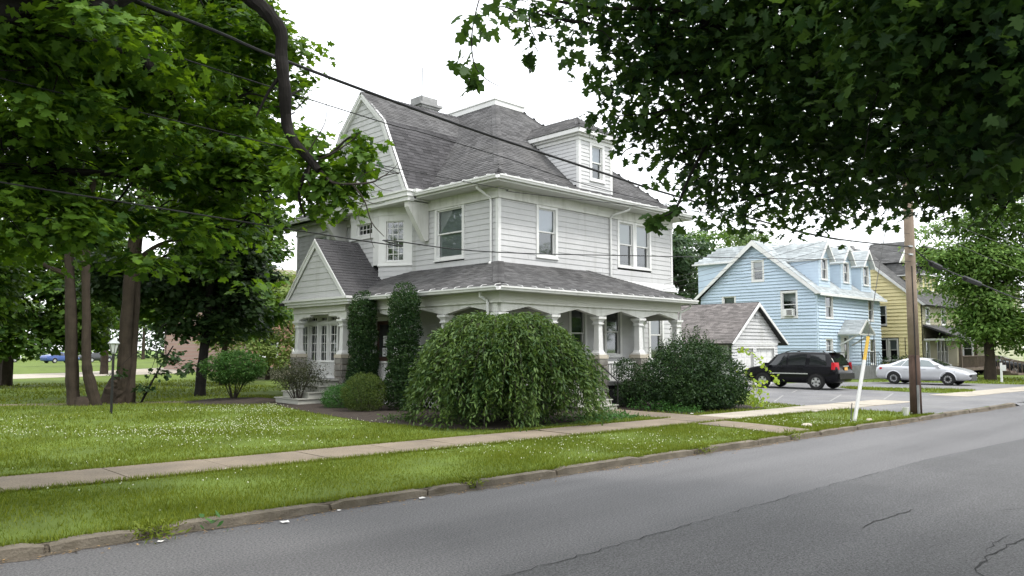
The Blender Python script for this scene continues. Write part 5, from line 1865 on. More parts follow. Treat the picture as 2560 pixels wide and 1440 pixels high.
tree('maple_tree', 'thick leaning maple trunk behind the lamp post', (9.95, 30.4, .1),
     ([(9.75, 30.75, -.05), (9.85, 30.6, .5), (9.9, 30.45, 1.2), (9.85, 30.24, 3.1), (9.9, 29.9, 6.05), (10.3, 29.7, 9), (10.8, 29.6, 12)], .31, .11),
     [(11.5, 30.5, 11, 3.2), (13.0, 29.7, 9.5, 2.6), (13.9, 29.2, 7.4, 1.9), (13.6, 28.9, 12.4, 1.9), (12, 30, 14.5, 3.0), (13.2, 30.5, 6.2, 1.6), (11, 29, 7.4, 1.6), (14.6, 28.2, 10.4, 1.0)], 32000, .225, 'mid', M['leaf_mid'], 32,
     extra=[([(10.15, 30.55, -.05), (10.15, 30.5, 1.0), (10.2, 30.45, 3), (10.2, 30.3, 6), (10.6, 30.6, 9)], .22, .10), ([(9.5, 30.8, -.05), (9.6, 30.75, .6), (9.75, 30.6, 1.0)], .30, .2),
            ([(10.2, 30.4, 5.4), (10.9, 30.2, 6.0), (11.6, 30.0, 6.2), (12.6, 29.8, 5.7)], .09, .03)])
tree('maple_tree', 'dark maple with low drooping boughs beyond the thick trunk', (13.8, 33.2, .1),
     ([(13.8, 33.0, 0), (13.85, 33.0, 1.2), (14, 33, 3), (14.2, 33.2, 5.5), (14.5, 33.4, 7)], .24, .1),
     [(14.5, 34.5, 6.4, 2.6), (12.2, 35.2, 4.6, 2.0), (15.0, 33.6, 4.2, 1.7), (13.2, 33.6, 3.5, 1.4), (16.4, 35, 5.6, 1.8), (16.0, 34, 3.6, 1.2), (10.8, 34.8, 5.0, 1.7), (14.5, 33.0, 3.0, 1.0)], 20000, .24, 'mid', M['leaf_deep'], 33, bark='bark_dark', spread=.3, shelves=7)
tree('maple_tree', 'broad mid green tree between the drooping dark maple and the brick building', (18.6, 41.5, .1), ([(18.6, 41.5, 0), (18.6, 41.5, 1.5), (18.7, 41.4, 4), (18.6, 41.5, 7)], .22, .1),
     [(18.4, 40.8, 5.4, 2.8), (16.4, 41.6, 4.4, 2.3), (20.4, 40.4, 4.2, 1.9), (17.6, 40.4, 8.2, 2.4), (19.8, 40.8, 7.0, 2.0), (14.8, 42.5, 5.4, 2.2), (18.6, 40.2, 3.0, 1.5)], 17000, .27, 'mid', M['leaf_mid'], 37, spread=.32, shelves=7)
tree('leaning_sapling', 'thin leaning sapling sprouting beside the thick maple trunk', (10.6, 30.2, .1),
     ([(10.45, 30.3, 0), (10.75, 30.1, .8), (11.15, 29.9, 1.7), (11.4, 29.8, 2.2)], .045, .02), [(11.2, 29.9, 1.75, .6, .35), (10.9, 29.8, 1.1, .35, .2), (11.8, 29.5, 1.3, .5, .25), (10.5, 30.0, .55, .3, .2), (9.4, 29.8, 1.25, .3, .15)], 320, .17, 'mid', M['leaf_dark'], 34, clump=8, spread=.12, limbs=True, lr=.02, bark='bark_dark')
tree('light_tree', 'pale yellow green tree in front of the brick building', (24.0, 47, .1),
     ([(24, 47, 0), (24, 47, 2), (24.1, 47, 4), (24, 47, 6)], .18, .06),
     [(24.2, 46.6, 4.6, 2.3), (22.8, 47, 3.4, 1.8), (25.0, 45.8, 6.4, 1.4), (25.4, 45.6, 2.8, 1.5), (23, 47.3, 6.0, 1.6), (21.5, 46.5, 2.4, 1.6), (26.2, 44.8, 1.7, 1.3), (23.8, 45.8, 2.0, 1.6)], 12000, .26, 'oval', M['leaf_yellow'], 35, spread=.35)
tree('maple_tree', 'broad maple with low hanging leaves at the left edge by the side street', (10.0, 49, .1),
     ([(10, 49, 0), (10, 49, 2.5), (10, 49, 5), (10, 49, 8)], .35, .14),
     [(10.5, 47.5, 5.0, 3.6), (7.5, 46.5, 4.0, 2.8), (13.2, 47.5, 5.5, 2.8), (12.2, 46, 3.4, 1.8), (8, 48, 8.5, 3.6), (13, 48, 9.5, 3.4), (15, 49, 6.4, 2.4), (8.5, 46, 2.6, 1.7), (11, 46, 2.5, 1.6), (13.5, 46.5, 2.9, 1.5), (6.2, 46, 2.8, 1.7)], 26000, .31, 'mid', M['leaf_mid'], 36, spread=.4, shelves=7)
for i, (x, y, h, lab) in enumerate(((20, 66, 9, 'mid height tree across the side street behind the drooping dark maple'), (4, 78, 11, 'tall green tree far across the side street at the left edge'),
                                    (27, 95, 11, 'rounded tree far across the side street behind the lamp post'), (45, 110, 13, 'distant tall tree beyond the brick building'), (14, 150, 14, 'far tree behind the white car at the left edge'), (32, 150, 13, 'far tree behind the blue car'), (52, 150, 15, 'far tree right of the thick maple trunk'), (-4, 120, 12, 'far tree at the left border of the view'))):
    tree('distant_tree', lab, (x, y, .1), ([(x, y, 0), (x, y, h * .3), (x, y, h * .5), (x, y, h * .8)], .3, .1),
         [(x, y, h * .62, h * .30), (x - h * .2, y, h * .48, h * .24), (x + h * .22, y - 1, h * .5, h * .24), (x, y + 1, h * .82, h * .2)], 4500, .42, 'oval', M['leaf_far' if i % 2 else 'leaf_mid'], 40 + i, group='trees across the side street', spread=.5)
# behind the houses on the right
for i, (x, y, h, w, mm, lab) in enumerate((
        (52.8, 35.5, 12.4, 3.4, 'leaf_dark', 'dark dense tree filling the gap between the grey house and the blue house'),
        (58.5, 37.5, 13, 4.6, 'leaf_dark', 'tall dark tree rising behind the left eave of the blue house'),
        (65.5, 39.5, 15, 5.0, 'leaf_mid', 'big leafy tree rising behind the peak of the blue house'),
        (73.5, 40, 15.5, 5.0, 'leaf_far', 'pale green tree seen over the first dormer of the blue house'),
        (84, 40.5, 14.5, 4.0, 'leaf_dark', 'dark tree showing over the middle dormer of the blue house'),
        (98, 38.5, 14, 3.6, 'leaf_dark', 'spiky dark tree showing between the blue house and the utility pole'),
        (86.5, 50, 20, 6, 'leaf_far', 'tall pale tree far behind the blue house'))):
    tree('background_tree', lab, (x, y, .1), ([(x, y, 0), (x, y, h * .25), (x, y, h * .5), (x, y, h * .8)], .3, .1),
         [(x, y, h * .55, w), (x - w * .6, y - 1, h * .35, w * .75), (x + w * .6, y, h * .4, w * .75), (x, y - 1, h * .2, w * .8), (x + .5, y, h * .8, w * .62), (x - w * .5, y, h * .68, w * .6)], 8000, .42, 'oval', M[mm], 60 + i, group='trees behind the houses', spread=.45)
tree('linden_tree', 'large full bright green linden beside the driveway at the right', (56.6, 14.4, .1),
     ([(56.6, 14.4, 0), (56.6, 14.4, 2), (56.6, 14.5, 5), (56.7, 14.5, 8)], .35, .14),
     [(x - 1.0, y + 2.1, z, r) for x, y, z, r in [(57.0, 13.2, 6.8, 3.0), (55.6, 14.0, 8.6, 2.2), (57.5, 11.6, 9.4, 3.2), (56.2, 13.4, 4.8, 2.2), (59.5, 10.2, 6.5, 3.2), (57.5, 11.4, 4.2, 2.4), (60, 9.6, 10, 3.0), (61, 8.6, 4.4, 2.6), (58, 11, 12, 2.6), (58.0, 12.6, 3.0, 1.5), (62.5, 7.5, 7.5, 3.2), (58.5, 10.8, 2.8, 2.0), (60, 9.3, 3.0, 2.0), (56.8, 12.6, 3.2, 1.8), (56.0, 13.6, 6.6, 2.0), (57, 12.2, 8, 2.4)]], 48000, .29, 'oval', M['leaf_right'], 70, spread=.38, shelves=8)

# unseen trees on the near side and left lawn, added to shade the porch
for i, (x, y, h, w) in enumerate(((-16, -7, 12, 5), (-5, -8, 13, 5.5), (20, -8.5, 12, 5), (31, -9.5, 13, 5.5), (43, -10, 12, 5), (56, -11, 13, 5.5), (5, -14, 15, 6), (-26, -6, 12, 5), (-14, 17, 12, 5), (-13, 28, 13, 5.5), (-10, 40, 13, 5.5), (-24, 22, 14, 6))):
    tree('unseen_tree', ['unseen tree added across from the far left lawn', 'unseen tree added across from the left maple', 'unseen tree added across from the front walk', 'unseen tree added across from the driveway', 'unseen tree added across from the blue house', 'unseen tree added across from the yellow house', 'tall unseen tree added behind the viewer', 'farthest unseen tree added to the left', 'unseen tree added beyond the left border beside the sidewalk', 'unseen tree added beyond the left border level with the lamp post', 'unseen tree added beyond the left border near the side street', 'largest unseen tree added far beyond the left border'][i], (x, y, 0), ([(x, y, -.05), (x, y, h * .2), (x, y, h * .4), (x, y, h * .8)], .35, .12),
         [(x, y, h * .55, w), (x - w * .5, y, h * .38, w * .7), (x + w * .5, y, h * .4, w * .7), (x, y + w * .3, h * .3, w * .7), (x, y, h * .8, w * .7)], 2200, .85, 'oval', M['leaf_mid'], 200 + i, group=['unseen trees added along the near side of the road', 'unseen trees added beyond the left border'][i > 7], spread=.6)


Vv, Ff = leaf_arrays(Pd, rg_.uniform(.015, .05, n_), 'dia', rg_, up=2, droop=0, jit=.4)
tag(link(bpy.data.objects.new('dead_leaves', np_mesh('dead_leaves', Vv, Ff, M['straw']))), 'small dry leaf bits scattered in the gutter', 'leaves', kind='stuff')
tl_ = [(x, 172 + 6 * math.sin(x * .3), h, w, w * .8) for x in range(-30, 110, 6) for h, w in ((.2, 4), (3.5, 5), (8.5, 5.0))]
tag(foliage('treeline', None, tl_, 20000, .95, 'oval', M['leaf_dark'], 301, clump=10, spread=.8, shell=.7, dome=.7, face=.6, jit=.5), 'dark far treeline closing the view beyond the side street', 'treeline')


# ------------------------------------------------------------------ shrubs
def shrub(name, label, base, blobs, n, size, shape, m, seed, stems=0, group=None, clump=10, spread=.06, shell=.8, up=.6, droop=0., jit=.9, stem_r=.02, cat='shrub', fan=.6, sm='twig', zmin=.13):
    t_ = thing(name, label, cat, base, group)
    rg = random.Random(seed)
    if stems:
        ps = []
        for k in range(stems):
            a = 6.283 * k / stems + rg.uniform(-.3, .3)
            b = blobs[k % len(blobs)]
            e = Vector((b[0] + math.cos(a) * b[3] * fan, b[1] + math.sin(a) * b[3] * fan, b[2] + rg.uniform(-.1, .3)))
            s = Vector((base[0] + .08 * math.cos(a), base[1] + .08 * math.sin(a), base[2] - .02))
            ps.append(([s, s.lerp(e, .45) + Vector((rg.uniform(-.06, .06), rg.uniform(-.06, .06), .08)), e], stem_r, stem_r * .4))
        branch_mesh(ps, 5).build('stems', M[sm], t_)
    foliage('foliage', t_, blobs, n, size, shape, m, seed, clump=clump, spread=spread, shell=shell, up=up, droop=droop, jit=jit, zmin=zmin)
    return t_


shrub('burning_bush', 'round clipped bright green shrub on thin stems in a mulch mound', (13.2, 28.5, .22), [(13.2, 28.5, 1.38, 1.2, .62), (13.0, 28.2, 1.3, .95, .5), (13.5, 28.6, 1.45, .9, .55)], 15000, .085, 'oval', M['leaf_round'], 81, stems=12, stem_r=.022, shell=.85, up=1.2, jit=.5, spread=.05)
shrub('barberry', 'loose dark brownish shrub with bare lower stems in front of the entry steps', (14.3, 25.7, .11), [(14.3, 25.7, 1.25, .85, .55), (13.9, 25.9, 1.1, .6, .42), (14.7, 25.4, 1.15, .6, .45), (14.3, 25.7, .85, .7, .3)], 5200, .06, 'oval', M['leaf_brown'], 82, stems=14, stem_r=.022, spread=.08, shell=.45, clump=7)
for (x, y, r, h, sd, lab) in ((15.75, 23.75, .56, 4.0, 83, 'left clipped arborvitae column beside the entry gable'), (15.35, 20.75, .60, 4.12, 84, 'right clipped arborvitae column next to the weeping mound')):
    rv = random.Random(sd)
    bl = [(x + rv.uniform(-.05, .05), y + rv.uniform(-.05, .05), .4 + k * (h - .62) / 11, r * (1.04 - .02 * k - (.12 if k == 11 else 0)) * rv.uniform(.92, 1.06), .36) for k in range(12)] + [(x + rv.uniform(-.3, .3), y + rv.uniform(-.3, .3), rv.uniform(.5, h - .5), .22, .25) for k in range(6)]
    shrub('arborvitae', lab, (x, y, .1), bl, 29000, .066, 'dia', M['leaf_arb'], sd, stems=3, group='clipped arborvitae columns', spread=.03, shell=.9, clump=5, up=.1, droop=-1.2, jit=.7, cat='shrub')
shrub('yew', 'low bright green rounded yew beside the entry steps', (14.55, 23.0, .1), [(14.45, 23.15, .40, .56, .44)], 10000, .06, 'narrow', M['leaf_yew2'], 85, stems=5, spread=.05, shell=.9, up=.3, droop=-.6)
shrub('yew', 'clipped olive green yew mound in front of the first arborvitae', (14.3, 21.4, .1), [(14.25, 21.35, .66, .70, .60)], 15000, .06, 'narrow', M['leaf_yew'], 86, stems=5, spread=.045, shell=.92, up=.3, droop=-.8)
shrub('topiary', 'small clipped globe topiary by the porch railing right of the steps', (21.75, 16.5, .1), [(21.7, 16.55, 1.35, .42, .40), (22.1, 16.4, .6, .55, .5), (21.5, 16.4, .55, .4, .45), (22.8, 16.3, .9, .55, .7)], 12000, .06, 'oval', M['leaf_shrub'], 87, stems=6, spread=.05, shell=.85)
BS = [(22.6, 14.5, 1.2, 1.65, 1.15), (21.9, 14.8, 1.0, 1.25, .95), (23.3, 14.2, 1.0, 1.2, .95), (22.6, 14.6, 1.75, 1.15, .75), (22.2, 14.2, .7, 1.3, .65), (23.2, 14.1, .65, 1.2, .6)]
bsh = shrub('dark_shrub', 'large dense dark shrub at the corner of the lawn by the sidewalk', (22.6, 14.5, .1), BS, 32000, .09, 'oval', M['leaf_shrub'], 88, stems=10, stem_r=.03, spread=.07, shell=.82)
rng = np.random.default_rng(90)
ps, LP = [], []
for k in range(46):
    a = rng.uniform(0, 6.283)
    rr = rng.uniform(.1, 1.5)
    s = Vector((22.6 + rr * math.cos(a), 14.5 + rr * math.sin(a), 2.42 - rr * rr * .42))
    e = s + Vector((rng.uniform(-.2, .25), rng.uniform(-.2, .2), rng.uniform(.25, .62)))
    ps.append(([s, s.lerp(e, .5) + Vector((.02, 0, 0)), e], .006, .002))
    for j in range(14):
        LP.append(tuple(s.lerp(e, (j + 1) / 14) + Vector(rng.normal(0, .03, 3))))
branch_mesh(ps, 4).build('shoots', M['twig'], bsh)
Vv, Ff = leaf_arrays(np.array(LP), rng.uniform(.05, .085, len(LP)), 'oval', rng, up=.5, droop=-.4)
link(bpy.data.objects.new('shoot_leaves', np_mesh('shoot_leaves', Vv, Ff, M['leaf_shrub'])), bsh)['kind'] = 'stuff'
# yellow green vine
vin = thing('vine', 'yellow green vine trailing out of the dark shrub towards the driveway', 'vine', (24.0, 13.4, .1))
vp = [([(24.0, 13.7, 2.05), (24.25, 13.6, 2.1), (24.5, 13.3, 1.9), (24.8, 13.1, 1.5), (25.1, 12.85, 1.15), (25.25, 12.75, .9)], .01, .005), ([(23.8, 13.6, 1.5), (24.2, 13.3, 1.2), (24.3, 13.1, .7), (24.4, 12.9, .2)], .01, .005)]
branch_mesh(vp, 5).build('stem', M['twig'], vin)
LP = []
for pts, _, _ in vp:
    for a, b in zip(pts, pts[1:]):
        for j in range(10):
            LP.append(tuple(Vector(a).lerp(Vector(b), j / 10) + Vector(rng.normal(0, .055, 3))))
LP += [tuple(np.array([24.25, 13.1, .55]) + rng.normal(0, 1, 3) * np.array([.18, .18, .3])) for k in range(110)]
Vv, Ff = leaf_arrays(np.array(LP), rng.uniform(.08, .15, len(LP)), 'mid', rng, up=.8, droop=.6)
link(bpy.data.objects.new('leaves', np_mesh('leaves', Vv, Ff, M['leaf_vine'])), vin)['kind'] = 'stuff'

# weeping mound
wc = thing('weeping_cherry', 'huge weeping mound of hanging branches covering the porch corner', 'shrub', (15.0, 15.65, .1))
branch_mesh([([(15, 15.65, .05), (15.05, 15.7, .8), (15, 15.6, 1.7), (15.1, 15.7, 2.5)], .14, .07)] +
            [([(15, 15.65, 1.8 + .1 * k), (15 + .8 * math.cos(k * .9), 15.65 + .8 * math.sin(k * .9), 2.6), (15 + 1.7 * math.cos(k * .9), 15.65 + 1.7 * math.sin(k * .9), 2.2), (15 + 2.1 * math.cos(k * .9), 15.65 + 2.1 * math.sin(k * .9), 1.2)], .05, .01) for k in range(7)], 7).build('trunk', M['bark_dark'], wc)
rng = np.random.default_rng(91)
LP, OD, strands = [], [], []
boughs = []
for k in range(125):
    a = rng.uniform(0, 6.283)
    boughs.append((a, 2.12 * math.sqrt(rng.random()), rng.uniform(-.16, .2), rng.uniform(.5, 1.6)))
for (a0, rb0, lift, Lb) in boughs:
    for k in range(24):
        ox, oy = rng.normal(0, .17, 2)
        bx, by = rb0 * math.cos(a0) + ox, rb0 * math.sin(a0) + oy
        r0, a = math.hypot(bx, by), math.atan2(by, bx)
        z0 = 2.9 * math.sqrt(max(.03, 1 - (r0 / 2.45) ** 3.4)) + lift - .9 * (ox * ox + oy * oy) + rng.normal(0, .04)
        L = min(Lb * rng.uniform(.6, 1.25), z0 - .12)
        if L < .15:
            continue
        ca, sa = math.cos(a), math.sin(a)
        n = int(L / .055)
        hx, hy = rng.normal(0, .06), rng.normal(0, .06)
        prev = []
        for j in range(n):
            t = j / max(1, n - 1)
            d = .45 * (1 - (1 - t) ** 2) * (.4 + r0 / 3)
            p = (15.0 + (r0 + d) * ca + hx * t, 15.65 + (r0 + d) * sa + hy * t, z0 + .10 * math.sin(min(1, t * 3) * 3.14) - L * t ** 1.25)
            prev.append(p)
            LP.append((p[0] + rng.normal(0, .03), p[1] + rng.normal(0, .03), p[2]))
            OD.append((ca, sa, -.8))
        if k % 6 == 0 and len(prev) > 4:
            strands.append((prev[::4], .007, .002))
Vv, Ff = leaf_arrays(np.array(LP), rng.uniform(.11, .185, len(LP)), 'lance', rng, up=.6, droop=1.3, jit=.6, out=np.array(OD))
link(bpy.data.objects.new('foliage', np_mesh('foliage', Vv, Ff, M['leaf_weep'])), wc)['kind'] = 'stuff'
foliage('inner_foliage', wc, [(15.0, 15.65, 1.2, 1.9, 1.5), (15.0, 15.65, .8, 2.05, .9)], 13000, .13, 'lance', M['leaf_weep'], 191, clump=6, spread=.10, shell=.75, up=.5, droop=1.2, zmin=.3)
branch_mesh(strands, 4).build('hanging_twigs', M['twig'], wc)
shrub('ground_cover', 'low ivy ground cover at the foot of the porch steps', (17.3, 14.2, .1), [(16.6, 14.0, .12, 1.0, .2), (17.6, 14.1, .12, .9, .24), (18.4, 14.7, .12, .5, .3), (18.2, 13.9, .1, .6, .16)], 3200, .07, 'oval', M['leaf_yew2'], 92, spread=.06, shell=.4, cat='plant')
shrub('ground_cover', 'scruffy weeds between the front walk and the dark shrub', (21.0, 14.4, .1), [(20.9, 14.6, .15, .5, .4), (21.1, 13.8, .12, .6, .25), (20.9, 15.4, .15, .45, .45)], 2400, .07, 'oval', M['leaf_yew2'], 93, spread=.07, shell=.4, cat='plant')
shrub('weeds', 'scraggly weeds growing under the weeping mound along the bed edge', (14.0, 14.6, .1), [(13.3, 16.4, .14, .6, .25), (13.4, 15.2, .13, .6, .22), (14.6, 14.0, .12, .7, .22), (13.0, 17.8, .13, .6, .2)], 1500, .07, 'oval', M['leaf_weep'], 94, spread=.09, shell=.3, cat='plant')
shrub('hedge', 'dark clipped hedge behind the silver sedan at the blue house corner', (54.5, 19.3, .1), [(54.4, 19.4, .85, .95, .75), (55.5, 19.0, .85, .95, .75), (56.5, 18.6, .85, .9, .7)], 5000, .09, 'oval', M['leaf_shrub'], 95, stems=4, spread=.06, shell=.9)

# ------------------------------------------------------------------ vehicles
def lerp_st(st, x, k):
    return float(np.interp(x, [s[0] for s in st], [s[k] for s in st]))


def wheel(car, x, y, r, out, spokes=5, w=.22):
    mb = MB()
    prof = [(r * .62, -w / 2), (r * .93, -w / 2), (r, -w / 2 + .04), (r, w / 2 - .04), (r * .93, w / 2), (r * .62, w / 2), (r * .60, w / 2 - .05)]
    n = 26
    vs_ = []
    for (q, d) in prof:
        for k in range(n):
            a = 2 * math.pi * k / n
            vs_.append((x + q * math.cos(a), y + d * out, r + q * math.sin(a)))
    fs_ = [(i * n + k, i * n + (k + 1) % n, (i + 1) * n + (k + 1) % n, (i + 1) * n + k) for i in range(len(prof) - 1) for k in range(n)]
    mb.add(vs_, fs_)
    wo_ = mb.build('wheel', M['tyre'], car, smooth=False)
    d0 = MB()
    d0.add([(x + r * .62 * math.cos(2 * math.pi * k / n), y + (w / 2 - .07) * out, r + r * .62 * math.sin(2 * math.pi * k / n)) for k in range(n)], [tuple(range(n))])
    d0.build('brake_disc', M['blackmetal'], wo_)
    rm = MB()
    yo = y + (w / 2 - .012) * out
    yi = y + (w / 2 - .045) * out
    for k in range(spokes):
        a = 2 * math.pi * k / spokes + .3
        t, s = Vector((math.cos(a), 0, math.sin(a))), Vector((-math.sin(a), 0, math.cos(a)))
        c = Vector((x, yo, r))
        ci = Vector((x, yi, r))
        p = [c + t * .03 - s * .05, c + t * .03 + s * .05, c + t * r * .6 + s * .07, c + t * r * .6 - s * .07]
        q = [ci + t * .03 - s * .05, ci + t * .03 + s * .05, ci + t * r * .6 + s * .07, ci + t * r * .6 - s * .07]
        rm.hexa(p + q)
    rg_ = []
    for (q, d) in ((r * .58, yo), (r * .645, yo), (r * .645, yi), (r * .58, yi)):
        for k in range(n):
            a = 2 * math.pi * k / n
            rg_.append((x + q * math.cos(a), d, r + q * math.sin(a)))
    rm.add(rg_, [(i * n + k, i * n + (k + 1) % n, ((i + 1) % 4) * n + (k + 1) % n, ((i + 1) % 4) * n + k) for i in range(4) for k in range(n)])
    rm.build('rim', M['rim'], wo_)


def car(name, label, loc, rot, st, wheels, r, paint, wins, glass, spokes=5, trim=None, group=None):
    """st rows: x, z_low, z_belt, z_top, half_width, half_top; local x is forward"""
    c = thing(name, label, 'car', loc, group)
    c.rotation_euler = (0, 0, rot)
    OFF[c.name] = Vector((0, 0, 0))
    # refine stations
    xs = []
    for a, b in zip(st, st[1:]):
        k = max(1, int((b[0] - a[0]) / .18))
        xs += [a[0] + (b[0] - a[0]) * i / k for i in range(k)]
    xs.append(st[-1][0])
    rows = []
    for x in xs:
        zl, zb, zt, w, wt = (lerp_st(st, x, k) for k in range(1, 6))
        rel = [(0, zl), (.78 * w, zl), (.96 * w, zl + .09), (w, zl + .26), (w * 1.0, (zl + zb) / 2 + .1), (w * .985, zb - .07), (w * .95, zb), (w * .95 * .45 + wt * .55, zb + (zt - zb) * .55),
               (wt, zt - min(.06, (zt - zb) * .3)), (wt * .86, zt), (wt * .5, zt + .012), (0, zt + .016)]
        ring = [(x, y, z) for y, z in rel] + [(x, -y, z) for y, z in rel[-2:0:-1]]
        rows.append(ring)
    k = len(rows[0])
    mb = MB()
    mb.add([p for rw in rows for p in rw], [(i * k + j, i * k + (j + 1) % k, (i + 1) * k + (j + 1) % k, (i + 1) * k + j) for i in range(len(rows) - 1) for j in range(k)] + [tuple(range(k))[::-1], tuple(range((len(rows) - 1) * k, len(rows) * k))])
    body = mb.build('body', M[paint], c, smooth=True)

    def side(x, s, sg, o=.014):
        zl, zb, zt, w, wt = (lerp_st(st, x, q) for q in range(1, 6))
        y0, z0, y1, z1 = w * .95, zb, wt, zt - min(.06, (zt - zb) * .3)
        bulge = .012 * math.sin(s * 3.14)
        return (x, sg * (y0 + (y1 - y0) * s + o + bulge), z0 + (z1 - z0) * s + o * .3)

    for sg in (-1, 1):
        for (xa0, xa1, xb0, xb1, s0, s1) in wins['side']:      # bottom x0,x1, top x0,x1
            g = MB()
            nn = 5
            vs2 = []
            for i in range(nn + 1):
                for s in (0, .5, 1):
                    xx = (xa0 + (xa1 - xa0) * i / nn) * (1 - s) + (xb0 + (xb1 - xb0) * i / nn) * s
                    vs2.append(side(xx, s0 + (s1 - s0) * s, sg))
            g.add(vs2, [(i * 3 + j, (i + 1) * 3 + j, (i + 1) * 3 + j + 1, i * 3 + j + 1) for i in range(nn) for j in range(2)])
            g.build('side_window', M[glass], c, smooth=True)
    for (x0, x1, nm, sgn) in wins['ends']:
        g = MB()
        vs2 = []
        for i in range(5):
            x = x0 + (x1 - x0) * i / 4
            zt, wt = lerp_st(st, x, 3), lerp_st(st, x, 5)
            for f in (-.9, -.5, 0, .5, .9):
                vs2.append((x + sgn * .012, wt * f, zt + .018 - .02 * abs(f) ** 3))
        g.add(vs2, [(i * 5 + j, (i + 1) * 5 + j, (i + 1) * 5 + j + 1, i * 5 + j + 1) for i in range(4) for j in range(4)])
        g.build(nm, M['carglass'], c, smooth=True)
    for x in wheels:
        w = lerp_st(st, x, 4)
        for sg in (-1, 1):
            ar = MB()
            n = 18
            ra = r * 1.2
            vs2 = [(x + ra * math.cos(math.pi * (i / n * 1.16 - .08)), sg * (w + .004), r + ra * math.sin(math.pi * (i / n * 1.16 - .08))) for i in range(n + 1)]
            ar.add(vs2 + [(x, sg * (w + .004), r * .6)], [(i, i + 1, n + 1) for i in range(n)])
            ar.build('wheel_arch', M['tyre'], c)
            lip = MB()
            lip.tube([(x + ra * 1.02 * math.cos(math.pi * i / n), sg * (w + .002), r + ra * 1.02 * math.sin(math.pi * i / n)) for i in range(n + 1)], .028, 5)
            lip.build('arch_lip', M[paint], c)
            wheel(c, x, sg * (w - .065), r, sg, spokes)
    return c, body


SUV = [(-2.43, .48, .86, .90, .82, .70), (-2.38, .42, 1.06, 1.10, .93, .82), (-2.32, .38, 1.12, 1.18, .96, .84), (-2.12, .34, 1.13, 1.52, .98, .77), (-1.96, .32, 1.13, 1.74, .985, .71), (-1.7, .30, 1.13, 1.79, .99, .72), (-.6, .30, 1.12, 1.81, .99, .74), (.35, .30, 1.11, 1.79, .99, .72),
       (.72, .30, 1.11, 1.70, .985, .70), (1.30, .30, 1.10, 1.17, .98, .78), (1.8, .30, 1.05, 1.10, .97, .80), (2.2, .32, .98, 1.02, .93, .76), (2.36, .36, .86, .92, .87, .70), (2.43, .42, .70, .74, .80, .62)]
wn = {'side': [(.12, 1.10, .12, .66, .08, .95), (-.86, .02, -.86, .02, .08, .95), (-1.90, -1.06, -1.78, -1.06, .10, .92)], 'ends': [(-2.30, -2.0, 'rear_window', -1), (1.22, .76, 'windshield', 1)]}
suv, _b = car('suv', 'black sport utility vehicle parked facing the garage doors', (37.9, 18.2, .11), R(90), SUV, (-1.40, 1.38), .37, 'suv', wn, 'carglass')
mb = MB()
for sg in (-1, 1):
    mb.tube([(-1.7, sg * .62, 1.80), (-1.6, sg * .62, 1.87), (0, sg * .62, 1.88), (.3, sg * .62, 1.81)], .022, 6)
mb.build('roof_rack', M['blackmetal'], suv)
MB().box(-2.26, -1.9, -.62, .62, 1.76, 1.80).build('spoiler', M['suv'], suv)
for sg in (-1, 1):
    mb = MB()
    mb.hexa([(-2.44, sg * .72, .98), (-2.30, sg * .99, .98), (-2.16, sg * 1.0, .98), (-2.3, sg * .72, .98), (-2.42, sg * .74, 1.32), (-2.28, sg * .955, 1.32), (-2.16, sg * .96, 1.32), (-2.3, sg * .72, 1.32)])
    mb.build('tail_light', M['redlight'], suv)
    mb = MB()
    mb.box(1.0, 1.2, sg * 1.0 if sg > 0 else -1.22, 1.22 if sg > 0 else -1.0, 1.12, 1.28)
    mb.build('mirror', M['suv'], suv)
    mb = MB()
    mb.box(-1.0, .95, sg * 1.0 - .012, sg * 1.0 + .012, .74, .79)
    mb.build('door_moulding', M['chrome'], suv)
    for x in (-.72, .22):
        MB().box(x, x + .2, sg * .985 - .03, sg * .985 + .03, 1.0, 1.035).build('door_handle', M['suv'], suv)
MB().box(-2.50, -2.36, -.85, .85, .52, .80).build('bumper', M['suv'], suv)
MB().box(-2.455, -2.43, -.17, .17, .94, 1.09).build('license_plate', M['plate'], suv)
MB().box(-2.455, -2.42, -.32, .32, 1.12, 1.16).build('chrome_strip', M['chrome'], suv)

SED = [(-2.42, .42, .72, .76, .76, .62), (-2.36, .34, .90, .96, .84, .70), (-2.2, .28, 1.0, 1.06, .89, .74), (-1.75, .24, 1.02, 1.10, .91, .74), (-1.15, .22, 1.0, 1.34, .915, .62), (-.7, .22, .98, 1.43, .915, .60), (-.1, .22, .97, 1.46, .915, .61), (.4, .22, .96, 1.40, .915, .60),
       (1.25, .22, .95, 1.00, .91, .74), (1.8, .24, .87, .91, .89, .72), (2.15, .27, .78, .81, .84, .66), (2.35, .30, .66, .70, .75, .56), (2.42, .34, .52, .56, .66, .5)]
wn2 = {'side': [(-.02, 1.02, -.02, .40, .08, .94), (-.95, -.08, -.72, -.08, .08, .94), (-1.52, -1.0, -1.0, -.78, .1, .9)], 'ends': [(-1.70, -1.05, 'rear_window', -1), (1.18, .42, 'windshield', 1)]}
sed, _b = car('sedan', 'silver sedan parked nose towards the street in front of the houses', (47.2, 15.2, .11), R(-90), SED, (-1.38, 1.40), .33, 'silver', wn2, 'carglass_lt', spokes=10)
